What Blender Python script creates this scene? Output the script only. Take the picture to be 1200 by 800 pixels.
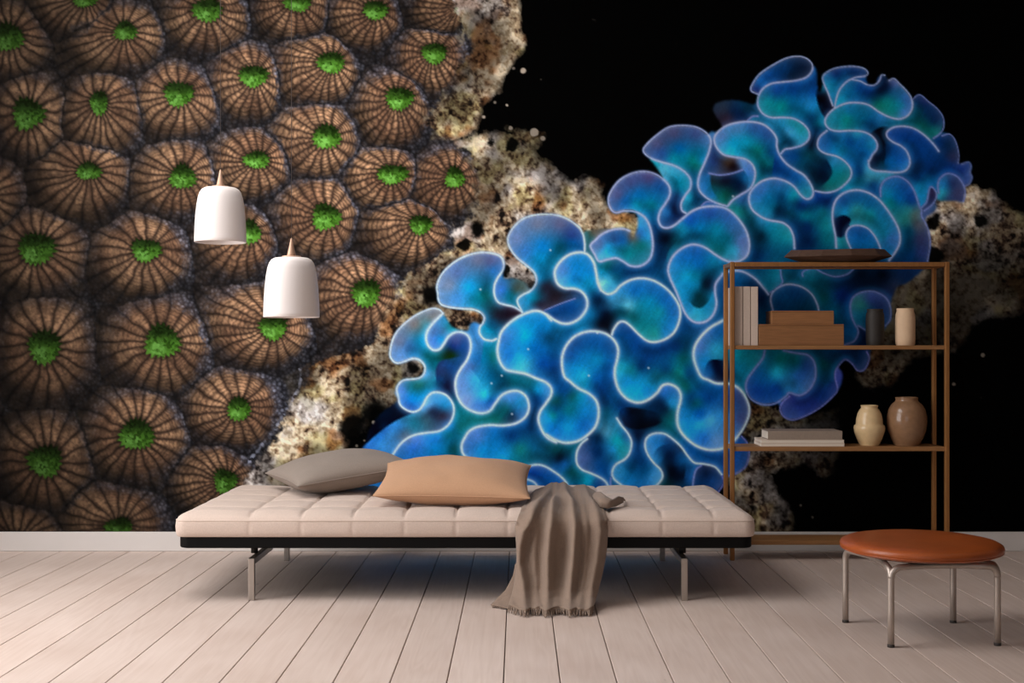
import bpy, bmesh, math, random
import numpy as np
from mathutils import Vector, Matrix, noise as mnoise

for o in list(bpy.data.objects):
    bpy.data.objects.remove(o, do_unlink=True)
SC = bpy.context.scene
COL = SC.collection
PI = math.pi

# ---------------------------------------------------------------- camera
F, U0, V0, H = 1420.0, 608.0, 408.0, 0.83      # focal length, principal point (1200x800 frame), eye height
cam_d = bpy.data.cameras.new('camera')
cam = bpy.data.objects.new('camera', cam_d)
COL.objects.link(cam)
cam.location = (0, 0, H)
cam.rotation_euler = (PI / 2, 0, 0)
cam_d.sensor_width = 36.0
cam_d.lens = 36.0 * F / 1200.0
cam_d.shift_x = -(U0 - 600.0) / 1200.0
cam_d.shift_y = (V0 - 400.0) / 1200.0
cam_d.clip_start = 0.05
SC.camera = cam

# ---------------------------------------------------------------- light and exposure
SC.view_settings.view_transform = 'Standard'
SC.view_settings.look = 'None'
SC.view_settings.gamma = 1.0
SC.view_settings.use_curve_mapping = False
SC.view_settings.exposure = 0.0
world = bpy.data.worlds.new('sky')
SC.world = world
world.use_nodes = True
bgn = world.node_tree.nodes['Background']
bgn.inputs['Color'].default_value = (0.80, 0.88, 1.0, 1)
bgn.inputs['Strength'].default_value = 1.0

XL, XR, YF, YB, ZC = -2.60, 2.90, -2.2, 4.968, 2.80      # the room
WIN = (1.50, 3.75, 0.35, 2.55)                            # window in the left wall: y0, y1, z0, z1
SKY = (-2.4, -0.9, 2.3, 4.1)                                # skylight in the ceiling: x0, x1, y0, y1


def area(name, loc, rot, sx, sy, power, color):
    d = bpy.data.lights.new(name, 'AREA')
    d.shape = 'RECTANGLE'
    d.size, d.size_y = sx, sy
    d.energy = power
    d.color = color
    o = bpy.data.objects.new(name, d)
    COL.objects.link(o)
    o.location = loc
    o.rotation_euler = rot
    return o


# daylight falling in through the tall window on the left and a skylight, plus a fill lamp added behind the camera
area('window_daylight', (XL - 0.16, (WIN[0] + WIN[1]) / 2, (WIN[2] + WIN[3]) / 2), (0, -PI / 2, 0),
     WIN[3] - WIN[2], WIN[1] - WIN[0], 88.0, (1.0, 0.955, 0.93))
area('skylight_daylight', ((SKY[0] + SKY[1]) / 2, (SKY[2] + SKY[3]) / 2, ZC + 0.14), (0, 0, 0), SKY[1] - SKY[0], SKY[3] - SKY[2], 56.0, (1.0, 0.955, 0.93))
area('rear_fill', (-0.9, YF - 0.16, 1.45), (PI / 2, 0, 0), 2.6, 2.2, 4.0, (1.0, 0.95, 0.90))  # added fill, lights the mural wall evenly from the front


# ---------------------------------------------------------------- helpers
def at(u, v, Y):
    """photo pixel + distance -> point"""
    return Vector(((u - U0) * Y / F, Y, H - (v - V0) * Y / F))


def obj(name, me, mat=None, parent=None, loc=None, rot=None):
    o = bpy.data.objects.new(name, me)
    COL.objects.link(o)
    if mat is not None and me is not None and len(me.materials) == 0:
        me.materials.append(mat)
    if parent is not None:
        o.parent = parent
    if loc is not None:
        o.location = loc
    if rot is not None:
        o.rotation_euler = rot
    return o


def tag(o, label=None, cat=None, group=None, kind=None):
    if label: o['label'] = label
    if cat: o['category'] = cat
    if group: o['group'] = group
    if kind: o['kind'] = kind
    return o


def thing(name, label, cat, loc=(0, 0, 0), rz=0.0, group=None):
    o = bpy.data.objects.new(name, None)
    COL.objects.link(o)
    o.location = loc
    o.rotation_euler = (0, 0, rz)
    o.empty_display_size = 0.05
    return tag(o, label, cat, group)


def mesh_from(name, verts, faces, smooth=False):
    me = bpy.data.meshes.new(name)
    me.from_pydata([tuple(v) for v in verts], [], faces)
    me.update()
    if smooth:
        me.polygons.foreach_set('use_smooth', [True] * len(me.polygons))
    return me


def bm_mesh(name, bm, smooth=False):
    bmesh.ops.recalc_face_normals(bm, faces=bm.faces)
    me = bpy.data.meshes.new(name)
    bm.to_mesh(me)
    bm.free()
    if smooth:
        me.polygons.foreach_set('use_smooth', [True] * len(me.polygons))
    return me


def box_bm(bm, x0, x1, y0, y1, z0, z1):
    r = bmesh.ops.create_cube(bm, size=1.0)
    for v in r['verts']:
        v.co = Vector(((x0 + x1) / 2 + v.co.x * (x1 - x0), (y0 + y1) / 2 + v.co.y * (y1 - y0),
                       (z0 + z1) / 2 + v.co.z * (z1 - z0)))
    return r['verts']


def box_mesh(name, x0, x1, y0, y1, z0, z1, bevel=0.0, seg=2):
    bm = bmesh.new()
    box_bm(bm, x0, x1, y0, y1, z0, z1)
    if bevel:
        bmesh.ops.bevel(bm, geom=bm.edges[:], offset=bevel, segments=seg, profile=0.5, affect='EDGES')
    return bm_mesh(name, bm, smooth=False)


def lathe_mesh(name, prof, n=48, smooth=True):
    """prof: (r, z) pairs; r = 0 closes an end"""
    verts, faces, rings = [], [], []
    for r, z in prof:
        if r < 1e-6:
            rings.append([len(verts)])
            verts.append((0, 0, z))
        else:
            base = len(verts)
            for k in range(n):
                a = 2 * PI * k / n
                verts.append((r * math.cos(a), r * math.sin(a), z))
            rings.append(list(range(base, base + n)))
    for A, B in zip(rings[:-1], rings[1:]):
        for k in range(n):
            k2 = (k + 1) % n
            if len(A) == 1 and len(B) == 1:
                continue
            if len(A) == 1:
                faces.append((A[0], B[k2], B[k]))
            elif len(B) == 1:
                faces.append((A[k], A[k2], B[0]))
            else:
                faces.append((A[k], A[k2], B[k2], B[k]))
    me = bpy.data.meshes.new(name)
    me.from_pydata(verts, [], faces)
    bm = bmesh.new()
    bm.from_mesh(me)
    bmesh.ops.recalc_face_normals(bm, faces=bm.faces)
    bm.to_mesh(me)
    bm.free()
    if smooth:
        me.polygons.foreach_set('use_smooth', [True] * len(me.polygons))
    return me


def tube_mesh(name, pts, rad, n=14, caps=True):
    pts = [Vector(p) for p in pts]
    verts, faces = [], []
    prev = None
    for i, p in enumerate(pts):
        if i == 0: t = pts[1] - pts[0]
        elif i == len(pts) - 1: t = pts[-1] - pts[-2]
        else: t = (pts[i + 1] - p).normalized() + (p - pts[i - 1]).normalized()
        t.normalize()
        if prev is None:
            a = Vector((0, 0, 1)) if abs(t.z) < 0.9 else Vector((1, 0, 0))
            nrm = t.cross(a).normalized()
        else:
            nrm = (prev - t * prev.dot(t)).normalized()
        prev = nrm
        b = t.cross(nrm)
        r = rad[i] if isinstance(rad, (list, tuple)) else rad
        for k in range(n):
            a = 2 * PI * k / n
            verts.append(p + (nrm * math.cos(a) + b * math.sin(a)) * r)
    for i in range(len(pts) - 1):
        for k in range(n):
            k2 = (k + 1) % n
            faces.append((i * n + k, i * n + k2, (i + 1) * n + k2, (i + 1) * n + k))
    if caps:
        faces.append(tuple(range(n))[::-1])
        faces.append(tuple(range((len(pts) - 1) * n, len(pts) * n)))
    me = mesh_from(name, verts, faces)
    for p in me.polygons:
        p.use_smooth = len(p.vertices) == 4
    return me


# ---------------------------------------------------------------- materials
def srgb(r, g, b):
    def f(c):
        c /= 255.0
        return c / 12.92 if c <= 0.04045 else ((c + 0.055) / 1.055) ** 2.4
    return (f(r), f(g), f(b), 1.0)


def material(name, color, rough=0.5, metal=0.0, spec=0.5, var=0.0, scale=20.0, stretch=(1, 1, 1), bump=0.0,
             bump_scale=None, bump_stretch=None, rnd=0.0, sheen=0.0, detail=4.0, color2=None):
    m = bpy.data.materials.new(name)
    m.use_nodes = True
    nt = m.node_tree
    b = nt.nodes['Principled BSDF']
    b.inputs['Roughness'].default_value = rough
    b.inputs['Metallic'].default_value = metal
    b.inputs['Specular IOR Level'].default_value = spec
    b.inputs['Sheen Weight'].default_value = sheen
    b.inputs['Base Color'].default_value = color
    L = nt.links.new
    tc = nt.nodes.new('ShaderNodeTexCoord')
    oi = nt.nodes.new('ShaderNodeObjectInfo')
    off = nt.nodes.new('ShaderNodeVectorMath'); off.operation = 'SCALE'
    L(oi.outputs['Random'], off.inputs['Scale'])
    off.inputs[0].default_value = (13.0, 37.0, 7.0) if rnd else (0, 0, 0)
    add = nt.nodes.new('ShaderNodeVectorMath'); add.operation = 'ADD'
    L(tc.outputs['Object'], add.inputs[0]); L(off.outputs[0], add.inputs[1])
    mp = nt.nodes.new('ShaderNodeMapping'); mp.inputs['Scale'].default_value = stretch
    L(add.outputs[0], mp.inputs['Vector'])
    nz = nt.nodes.new('ShaderNodeTexNoise')
    nz.inputs['Scale'].default_value = scale
    nz.inputs['Detail'].default_value = detail
    L(mp.outputs[0], nz.inputs['Vector'])
    ramp = nt.nodes.new('ShaderNodeValToRGB')
    c2 = color2 if color2 else tuple(max(0, c * (1 - var)) for c in color[:3]) + (1,)
    c1 = color if color2 else tuple(min(1, c * (1 + var)) for c in color[:3]) + (1,)
    ramp.color_ramp.elements[0].position = 0.32
    ramp.color_ramp.elements[1].position = 0.68
    ramp.color_ramp.elements[0].color = c2
    ramp.color_ramp.elements[1].color = c1
    L(nz.outputs['Fac'], ramp.inputs['Fac'])
    last = ramp.outputs['Color']
    if rnd:
        mr = nt.nodes.new('ShaderNodeMapRange')
        mr.inputs['To Min'].default_value = 1 - rnd
        mr.inputs['To Max'].default_value = 1 + rnd
        L(oi.outputs['Random'], mr.inputs['Value'])
        sc = nt.nodes.new('ShaderNodeVectorMath'); sc.operation = 'SCALE'
        L(last, sc.inputs[0]); L(mr.outputs[0], sc.inputs['Scale'])
        last = sc.outputs[0]
    L(last, b.inputs['Base Color'])
    if bump:
        mp2 = nt.nodes.new('ShaderNodeMapping')
        mp2.inputs['Scale'].default_value = bump_stretch if bump_stretch else stretch
        L(add.outputs[0], mp2.inputs['Vector'])
        n2 = nt.nodes.new('ShaderNodeTexNoise')
        n2.inputs['Scale'].default_value = bump_scale or scale
        n2.inputs['Detail'].default_value = 3.0
        L(mp2.outputs[0], n2.inputs['Vector'])
        bp = nt.nodes.new('ShaderNodeBump')
        bp.inputs['Strength'].default_value = bump
        bp.inputs['Distance'].default_value = 0.002
        L(n2.outputs['Fac'], bp.inputs['Height'])
        L(bp.outputs[0], b.inputs['Normal'])
    return m


def plank_material():
    m = bpy.data.materials.new('pale_oiled_wood')
    m.use_nodes = True
    nt = m.node_tree
    L = nt.links.new
    b = nt.nodes['Principled BSDF']
    b.inputs['Roughness'].default_value = 0.5
    b.inputs['Specular IOR Level'].default_value = 0.3
    tc = nt.nodes.new('ShaderNodeTexCoord')
    oi = nt.nodes.new('ShaderNodeObjectInfo')
    off = nt.nodes.new('ShaderNodeVectorMath'); off.operation = 'SCALE'
    off.inputs[0].default_value = (17.0, 53.0, 3.0)
    L(oi.outputs['Random'], off.inputs['Scale'])
    add = nt.nodes.new('ShaderNodeVectorMath'); add.operation = 'ADD'
    L(tc.outputs['Object'], add.inputs[0]); L(off.outputs[0], add.inputs[1])
    # cathedral grain: bands over a distance field stretched along the board
    mp = nt.nodes.new('ShaderNodeMapping'); mp.inputs['Scale'].default_value = (7.0, 0.55, 1.0)
    L(add.outputs[0], mp.inputs['Vector'])
    n1 = nt.nodes.new('ShaderNodeTexNoise'); n1.inputs['Scale'].default_value = 1.3; n1.inputs['Detail'].default_value = 2.5
    n1.inputs['Distortion'].default_value = 0.4
    L(mp.outputs[0], n1.inputs['Vector'])
    mul = nt.nodes.new('ShaderNodeMath'); mul.operation = 'MULTIPLY'; mul.inputs[1].default_value = 70.0
    L(n1.outputs['Fac'], mul.inputs[0])
    sn = nt.nodes.new('ShaderNodeMath'); sn.operation = 'SINE'
    L(mul.outputs[0], sn.inputs[0])
    # fine fibres
    mp2 = nt.nodes.new('ShaderNodeMapping'); mp2.inputs['Scale'].default_value = (160.0, 5.0, 1.0)
    L(add.outputs[0], mp2.inputs['Vector'])
    n2 = nt.nodes.new('ShaderNodeTexNoise'); n2.inputs['Scale'].default_value = 1.0; n2.inputs['Detail'].default_value = 4.0
    L(mp2.outputs[0], n2.inputs['Vector'])
    # broad tone
    n3 = nt.nodes.new('ShaderNodeTexNoise'); n3.inputs['Scale'].default_value = 3.0; n3.inputs['Detail'].default_value = 2.0
    L(add.outputs[0], n3.inputs['Vector'])
    a1 = nt.nodes.new('ShaderNodeMath'); a1.operation = 'MULTIPLY_ADD'; a1.inputs[1].default_value = 0.045
    L(sn.outputs[0], a1.inputs[0]); a1.inputs[2].default_value = 0.0
    a2 = nt.nodes.new('ShaderNodeMath'); a2.operation = 'MULTIPLY_ADD'; a2.inputs[1].default_value = 0.30
    L(n2.outputs['Fac'], a2.inputs[0]); L(a1.outputs[0], a2.inputs[2])
    a3 = nt.nodes.new('ShaderNodeMath'); a3.operation = 'MULTIPLY_ADD'; a3.inputs[1].default_value = 0.55
    L(n3.outputs['Fac'], a3.inputs[0]); L(a2.outputs[0], a3.inputs[2])
    rp = nt.nodes.new('ShaderNodeValToRGB')
    rp.color_ramp.elements[0].position = 0.25
    rp.color_ramp.elements[1].position = 0.75
    rp.color_ramp.elements[0].color = srgb(200, 180, 168)
    rp.color_ramp.elements[1].color = srgb(222, 206, 196)
    L(a3.outputs[0], rp.inputs['Fac'])
    # small dark knots
    mp4 = nt.nodes.new('ShaderNodeMapping'); mp4.inputs['Scale'].default_value = (5.0, 1.6, 0.0)
    L(add.outputs[0], mp4.inputs['Vector'])
    vo = nt.nodes.new('ShaderNodeTexVoronoi'); vo.inputs['Scale'].default_value = 1.0; vo.inputs['Randomness'].default_value = 1.0
    L(mp4.outputs[0], vo.inputs['Vector'])
    kr = nt.nodes.new('ShaderNodeMapRange'); kr.inputs['From Min'].default_value = 0.018; kr.inputs['From Max'].default_value = 0.035
    kr.inputs['To Min'].default_value = 0.55; kr.inputs['To Max'].default_value = 1.0
    L(vo.outputs['Distance'], kr.inputs['Value'])
    mr = nt.nodes.new('ShaderNodeMapRange'); mr.inputs['To Min'].default_value = 0.95; mr.inputs['To Max'].default_value = 1.04
    L(oi.outputs['Random'], mr.inputs['Value'])
    m2 = nt.nodes.new('ShaderNodeMath'); m2.operation = 'MULTIPLY'
    L(kr.outputs[0], m2.inputs[0]); L(mr.outputs[0], m2.inputs[1])
    sc = nt.nodes.new('ShaderNodeVectorMath'); sc.operation = 'SCALE'
    L(rp.outputs['Color'], sc.inputs[0]); L(m2.outputs[0], sc.inputs['Scale'])
    L(sc.outputs[0], b.inputs['Base Color'])
    bp = nt.nodes.new('ShaderNodeBump'); bp.inputs['Strength'].default_value = 0.12; bp.inputs['Distance'].default_value = 0.001
    L(a2.outputs[0], bp.inputs['Height']); L(bp.outputs[0], b.inputs['Normal'])
    return m


M = {}
M['plank'] = plank_material()
M['subfloor'] = material('dark_subfloor', srgb(95, 78, 68), 0.9, var=0.1)  # dark slab showing in the joints between planks
M['wall'] = material('painted_wall', srgb(225, 220, 214), 0.85, var=0.02, scale=3, bump=0.05, bump_scale=200)
M['wall_tint'] = material('taupe_painted_wall', srgb(112, 100, 92), 0.85, var=0.02, scale=3, bump=0.05, bump_scale=200)
M['trim'] = material('painted_trim', srgb(216, 211, 207), 0.5, var=0.015, scale=6)
M['mattress'] = material('cream_wool_fabric', srgb(206, 187, 174), 0.95, spec=0.15, var=0.05, scale=260, bump=0.35, bump_scale=900, sheen=0.15)
M['leather_black'] = material('black_leather', srgb(9, 8, 8), 0.55, spec=0.12, var=0.15, scale=120, bump=0.12, bump_scale=400)
M['steel'] = material('brushed_steel', srgb(178, 170, 162), 0.34, metal=0.9, var=0.05, scale=8, stretch=(30, 30, 1), bump=0.04, bump_scale=60)
M['black_steel'] = material('black_bolt', srgb(30, 28, 27), 0.4, metal=0.6, var=0.1)
M['grey_linen'] = material('grey_linen', srgb(146, 134, 124), 0.95, spec=0.12, var=0.06, scale=300, bump=0.35, bump_scale=900, sheen=0.1)
M['tan_linen'] = material('tan_linen', srgb(192, 151, 119), 0.93, spec=0.12, var=0.05, scale=300, bump=0.3, bump_scale=900, sheen=0.1)
M['throw'] = material('taupe_wool', srgb(140, 121, 107), 0.96, spec=0.1, var=0.07, scale=240, bump=0.4, bump_scale=700, sheen=0.15)
M['brass'] = material('brushed_bronze', srgb(164, 114, 66), 0.42, metal=0.55, var=0.10, scale=9, stretch=(12, 12, 1), bump=0.03, bump_scale=90)
M['shelf_wood'] = material('stained_shelf_wood', srgb(146, 104, 64), 0.5, spec=0.35, var=0.14, scale=6, stretch=(1.5, 20, 20))
M['box_wood'] = material('walnut_box_wood', srgb(142, 98, 62), 0.55, spec=0.3, var=0.12, scale=7, stretch=(2, 22, 22), rnd=0.05)
M['dish_wood'] = material('dark_carved_wood', srgb(84, 62, 50), 0.6, spec=0.3, var=0.16, scale=8, stretch=(2, 18, 18))
M['book_cloth'] = material('pale_book_cloth', srgb(198, 180, 166), 0.9, spec=0.15, var=0.04, scale=220, bump=0.15, bump_scale=700, rnd=0.03)
M['paper'] = material('page_block', srgb(224, 212, 196), 0.9, spec=0.1, var=0.06, scale=9, stretch=(1, 1, 120))
M['book_grey'] = material('grey_book_cover', srgb(150, 134, 120), 0.85, spec=0.2, var=0.04, scale=120)
M['book_cream'] = material('cream_book_cover', srgb(214, 196, 178), 0.85, spec=0.2, var=0.03, scale=120)
M['black_clay'] = material('matt_black_ceramic', srgb(44, 40, 37), 0.6, spec=0.35, var=0.1, scale=30)
M['cream_clay'] = material('matt_cream_ceramic', srgb(220, 188, 154), 0.62, spec=0.35, var=0.04, scale=40)
M['cream_glaze'] = material('glazed_cream_stoneware', srgb(216, 186, 140), 0.25, spec=0.5, var=0.05, scale=50)
M['brown_glaze'] = material('glazed_brown_stoneware', srgb(140, 106, 78), 0.2, spec=0.5, var=0.08, scale=55)
M['leather_tan'] = material('cognac_leather', srgb(156, 76, 30), 0.34, spec=0.5, var=0.12, scale=9, bump=0.12, bump_scale=330)
M['satin_steel'] = material('satin_steel_tube', srgb(184, 172, 162), 0.42, metal=0.65, var=0.03, scale=6)
M['rubber'] = material('dark_rubber', srgb(52, 46, 42), 0.7, var=0.05)
M['shade'] = material('white_enamel', srgb(238, 230, 226), 0.38, spec=0.4, var=0.008, scale=5)
M['lamp_cone'] = material('lamp_cone_brass', srgb(196, 160, 136), 0.4, metal=0.4, var=0.05, scale=20)
M['cord'] = material('grey_flex', srgb(70, 62, 58), 0.8, var=0.05)

# ================================================================ the printed mural (computed colour field -> colour attribute)
MU0, MV0, MW, MH = -138, -158, 1580, 784        # extent of the print in photo-pixel units on the wall plane
YY, XX = np.mgrid[0:MH, 0:MW].astype(np.float32)
XX += MU0
YY += MV0


def vnoise(X, Y, s, seed):
    g = np.random.RandomState(seed).rand(256, 256).astype(np.float32)
    x = X / s + 1000.0
    y = Y / s + 1000.0
    xi = np.floor(x).astype(np.int32); yi = np.floor(y).astype(np.int32)
    fx = x - xi; fy = y - yi
    fx = fx * fx * (3 - 2 * fx); fy = fy * fy * (3 - 2 * fy)
    a = g[yi & 255, xi & 255]; b = g[yi & 255, (xi + 1) & 255]
    c = g[(yi + 1) & 255, xi & 255]; d = g[(yi + 1) & 255, (xi + 1) & 255]
    return (a * (1 - fx) + b * fx) * (1 - fy) + (c * (1 - fx) + d * fx) * fy


def fbm(X, Y, s, seed, n=4, gain=0.55):
    t = 0; w = 0; a = 1.0
    for k in range(n):
        t = t + a * vnoise(X, Y, s, seed + k); w += a
        a *= gain; s *= 0.5
    return t / w


def worley(X, Y, s, seed):
    r = np.random.RandomState(seed)
    jx = r.rand(128, 128).astype(np.float32); jy = r.rand(128, 128).astype(np.float32); hv = r.rand(128, 128).astype(np.float32)
    x = X / s + 500.0; y = Y / s + 500.0
    xi = np.floor(x).astype(np.int32); yi = np.floor(y).astype(np.int32)
    best = np.full(X.shape, 9.0, np.float32); val = np.zeros(X.shape, np.float32)
    for dy in (-1, 0, 1):
        for dx in (-1, 0, 1):
            cx = xi + dx; cy = yi + dy
            i, j = cy & 127, cx & 127
            d = (cx + jx[i, j] - x) ** 2 + (cy + jy[i, j] - y) ** 2
            m = d < best
            best = np.where(m, d, best); val = np.where(m, hv[i, j], val)
    return np.sqrt(best), val


def poly_mask(pts, X=XX, Y=YY):
    m = np.zeros(X.shape, bool)
    n = len(pts)
    for i in range(n):
        x1, y1 = pts[i]; x2, y2 = pts[(i + 1) % n]
        if y1 == y2: continue
        c = ((Y >= min(y1, y2)) & (Y < max(y1, y2)))
        if not c.any(): continue
        m ^= c & (X < (x2 - x1) * (Y - y1) / (y2 - y1) + x1)
    return m


def box_blur(a, r):
    for ax in (0, 1):
        p = [(0, 0)] * a.ndim
        p[ax] = (r + 1, r)
        c = np.cumsum(np.pad(a, p, mode='edge'), axis=ax, dtype=np.float64)
        n = a.shape[ax]
        hi = np.take(c, range(2 * r + 1, 2 * r + 1 + n), axis=ax)
        lo = np.take(c, range(0, n), axis=ax)
        a = ((hi - lo) / (2 * r + 1)).astype(np.float32)
    return a


def blur(a, r):
    return box_blur(box_blur(a, r), r)


def sstep(a, b, x):
    t = np.clip((x - a) / (b - a), 0, 1)
    return t * t * (3 - 2 * t)


def mix(a, b, t):
    t = t[..., None] if hasattr(t, 'ndim') and t.ndim == 2 else t
    return a * (1 - t) + b * t


def C(r, g, b):
    return np.array([r, g, b], np.float32)


def spline(pts, step=0.5):
    P = np.array(pts, np.float64)
    if len(P) == 2:
        n = max(2, int(np.hypot(*(P[1] - P[0])) / step))
        return P[0] + (P[1] - P[0]) * np.linspace(0, 1, n)[:, None]
    Q = np.vstack([2 * P[0] - P[1], P, 2 * P[-1] - P[-2]])
    out = []
    for i in range(1, len(Q) - 2):
        p0, p1, p2, p3 = Q[i - 1], Q[i], Q[i + 1], Q[i + 2]
        n = max(2, int(np.hypot(*(p2 - p1)) / step))
        t = np.linspace(0, 1, n, endpoint=False)[:, None]
        out.append(0.5 * (2 * p1 + (p2 - p0) * t + (2 * p0 - 5 * p1 + 4 * p2 - p3) * t * t + (3 * p1 - p0 - 3 * p2 + p3) * t ** 3))
    out.append(P[-1:])
    return np.vstack(out)


# ---- crusted rock
def rock(X, Y, seed):
    wx = X + 9 * (fbm(X, Y, 22, seed + 40) - 0.5); wy = Y + 9 * (fbm(X, Y, 22, seed + 50) - 0.5)
    f1, v1 = worley(wx, wy, 5.5, seed + 1)
    f2, v2 = worley(wx, wy, 13.0, seed + 2)
    lo = fbm(X, Y, 42, seed + 3, 3)
    hi = fbm(X, Y, 6, seed + 4, 3, 0.7)
    rdg = 1 - np.abs(2 * fbm(wx, wy, 9, seed + 9, 3) - 1)
    hgt = 0.20 * (1 - f1) + 0.20 * (1 - f2) + 1.05 * (hi - 0.5) + 0.70 * (lo - 0.5) + 0.50 * (rdg - 0.7) + 0.29
    col = mix(C(24, 19, 17), C(96, 74, 58), sstep(0.05, 0.30, hgt))
    col = mix(col, C(172, 152, 122), sstep(0.28, 0.50, hgt))
    col = mix(col, C(226, 212, 184), sstep(0.50, 0.80, hgt))
    warm = sstep(0.60, 0.74, fbm(X, Y, 30, seed + 6, 3))
    col = mix(col, col * C(0.78, 0.58, 0.42), warm * 0.8)
    grn = sstep(0.55, 0.72, fbm(X, Y, 26, seed + 7, 3))
    col = mix(col, col * C(0.95, 0.96, 0.84), grn)
    gry = sstep(0.5, 0.72, fbm(X, Y, 34, seed + 8, 3))
    col = mix(col, col.mean(axis=2, keepdims=True) * C(0.98, 0.98, 1.04), gry * 0.6)
    drk = 0.58 + 0.48 * sstep(0.36, 0.62, fbm(X, Y, 56, seed + 12, 3))
    return col * ((0.90 + 0.20 * v1) * drk)[..., None]


IMG = np.zeros((MH, MW, 3), np.float32)
ROCK = rock(XX, YY, 11)
edge_n = np.clip(0.5 + 1.5 * (fbm(XX, YY, 24, 71, 5, 0.72) - 0.5), 0, 1)
fine_n = fbm(XX, YY, 5, 91, 2)


def lay_rock(pts, gain, br=7, amp=1.0, thr=0.5):
    m = blur(poly_mask(pts).astype(np.float32), br)
    a = sstep(thr - 0.07, thr + 0.07, m + amp * (edge_n - 0.5) + 0.28 * (fine_n - 0.5))
    g = gain if np.isscalar(gain) else gain[..., None]
    IMG[:] = mix(IMG, ROCK * g * (0.25 + 0.75 * sstep(0.38, 0.95, m + 0.5 * (edge_n - 0.5)))[..., None], a)


lay_rock([(500, -170), (590, -170), (612, -20), (612, 30), (622, 52), (600, 74), (592, 100), (586, 112), (566, 126), (562, 150), (545, 165),
          (500, 172), (480, 130), (500, 60)], 0.88, 6, 0.85)
lay_rock([(500, 170), (560, 156), (600, 150), (640, 152), (642, 166), (622, 172), (650, 195), (672, 216), (684, 206), (704, 208), (708, 240), (740, 246),
          (762, 262), (762, 290), (700, 330), (600, 340), (570, 400), (500, 430), (480, 455), (470, 478), (440, 474), (430, 500), (404, 520), (402, 560),
          (280, 600), (250, 600), (300, 520), (330, 440), (440, 380), (470, 320)], 0.90, 8, 0.85)
dark_r = np.clip(1.05 - (YY - 262) / 105.0, 0.40, 0.92) * np.clip(1.15 - (XX - 1100) / 420, 0.5, 1)
lay_rock([(1086, 232), (1110, 226), (1140, 214), (1165, 222), (1196, 248), (1240, 262), (1290, 290), (1300, 340), (1230, 360), (1190, 372), (1160, 372), (1140, 384),
          (1122, 410), (1106, 420), (1070, 418), (1056, 440), (1040, 455), (1014, 462), (1000, 440), (1010, 400), (1030, 340), (1070, 310)], dark_r, 7, 0.8)
lay_rock([(866, 470), (910, 470), (930, 490), (960, 482), (990, 470), (980, 500), (990, 530), (978, 556), (962, 566), (948, 540), (930, 548), (905, 556),
          (914, 578), (932, 600), (930, 640), (870, 640), (850, 560)], np.clip(0.45 + (YY - 470) / 260.0, 0.4, 1.0) * np.clip(1.25 - (XX - 870) / 130.0, 0.4, 1.1), 6, 0.9)
IMG *= np.where((XX > 840) & (YY > 440), 0.85, 1.0)[..., None].astype(np.float32)
# dark hollows between the crust and the ruffles
for hp, hr in ([(560, 268), 9], [(545, 286), 7], [(505, 345), 13], [(520, 318), 6], [(612, 120), 8], [(540, 182), 8], [(575, 166), 7], [(600, 170), 6],
               [(415, 500), 17], [(440, 486), 18], [(425, 530), 22], [(405, 545), 12], [(590, 318), 6], [(486, 432), 9], [(1095, 262), 9], [(1150, 258), 7], [(1096, 300), 10]):
    d = np.hypot(XX - hp[0], YY - hp[1]) + 12 * (edge_n - 0.5)
    IMG *= (0.06 + 0.94 * sstep(hr * 0.6, hr * 1.3, d))[..., None]
# drifting specks on the black
rs = np.random.RandomState(5)
for sx, sy, sr, sb in [(613, 83, 3.4, .75), (602, 80, 1.8, .45), (594, 123, 1.8, .8), (580, 120, 2, .5), (567, 137, 2.2, .7), (598, 150, 2.4, .55), (626, 155, 5, .6),
                       (636, 162, 3, .55), (675, 211, 2, .4), (438, 495, 2.6, .75), (427, 516, 1.6, .5), (418, 522, 1.5, .4), (452, 505, 1.2, .4),
                       (1152, 416, 2.6, .45), (1118, 450, 2.2, .5), (1150, 466, 1.2, .2), (938, 592, 1.4, .4), (952, 606, 1.2, .4), (634, 93, 1.2, .25), (1120, 90, 1, .1)]:
    d = np.hypot(XX - sx, (YY - sy) * 1.1) + 1.6 * (fine_n - 0.5)
    IMG = mix(IMG, C(214, 200, 182) * sb, sstep(sr + 0.8, sr - 0.8, d))

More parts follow.
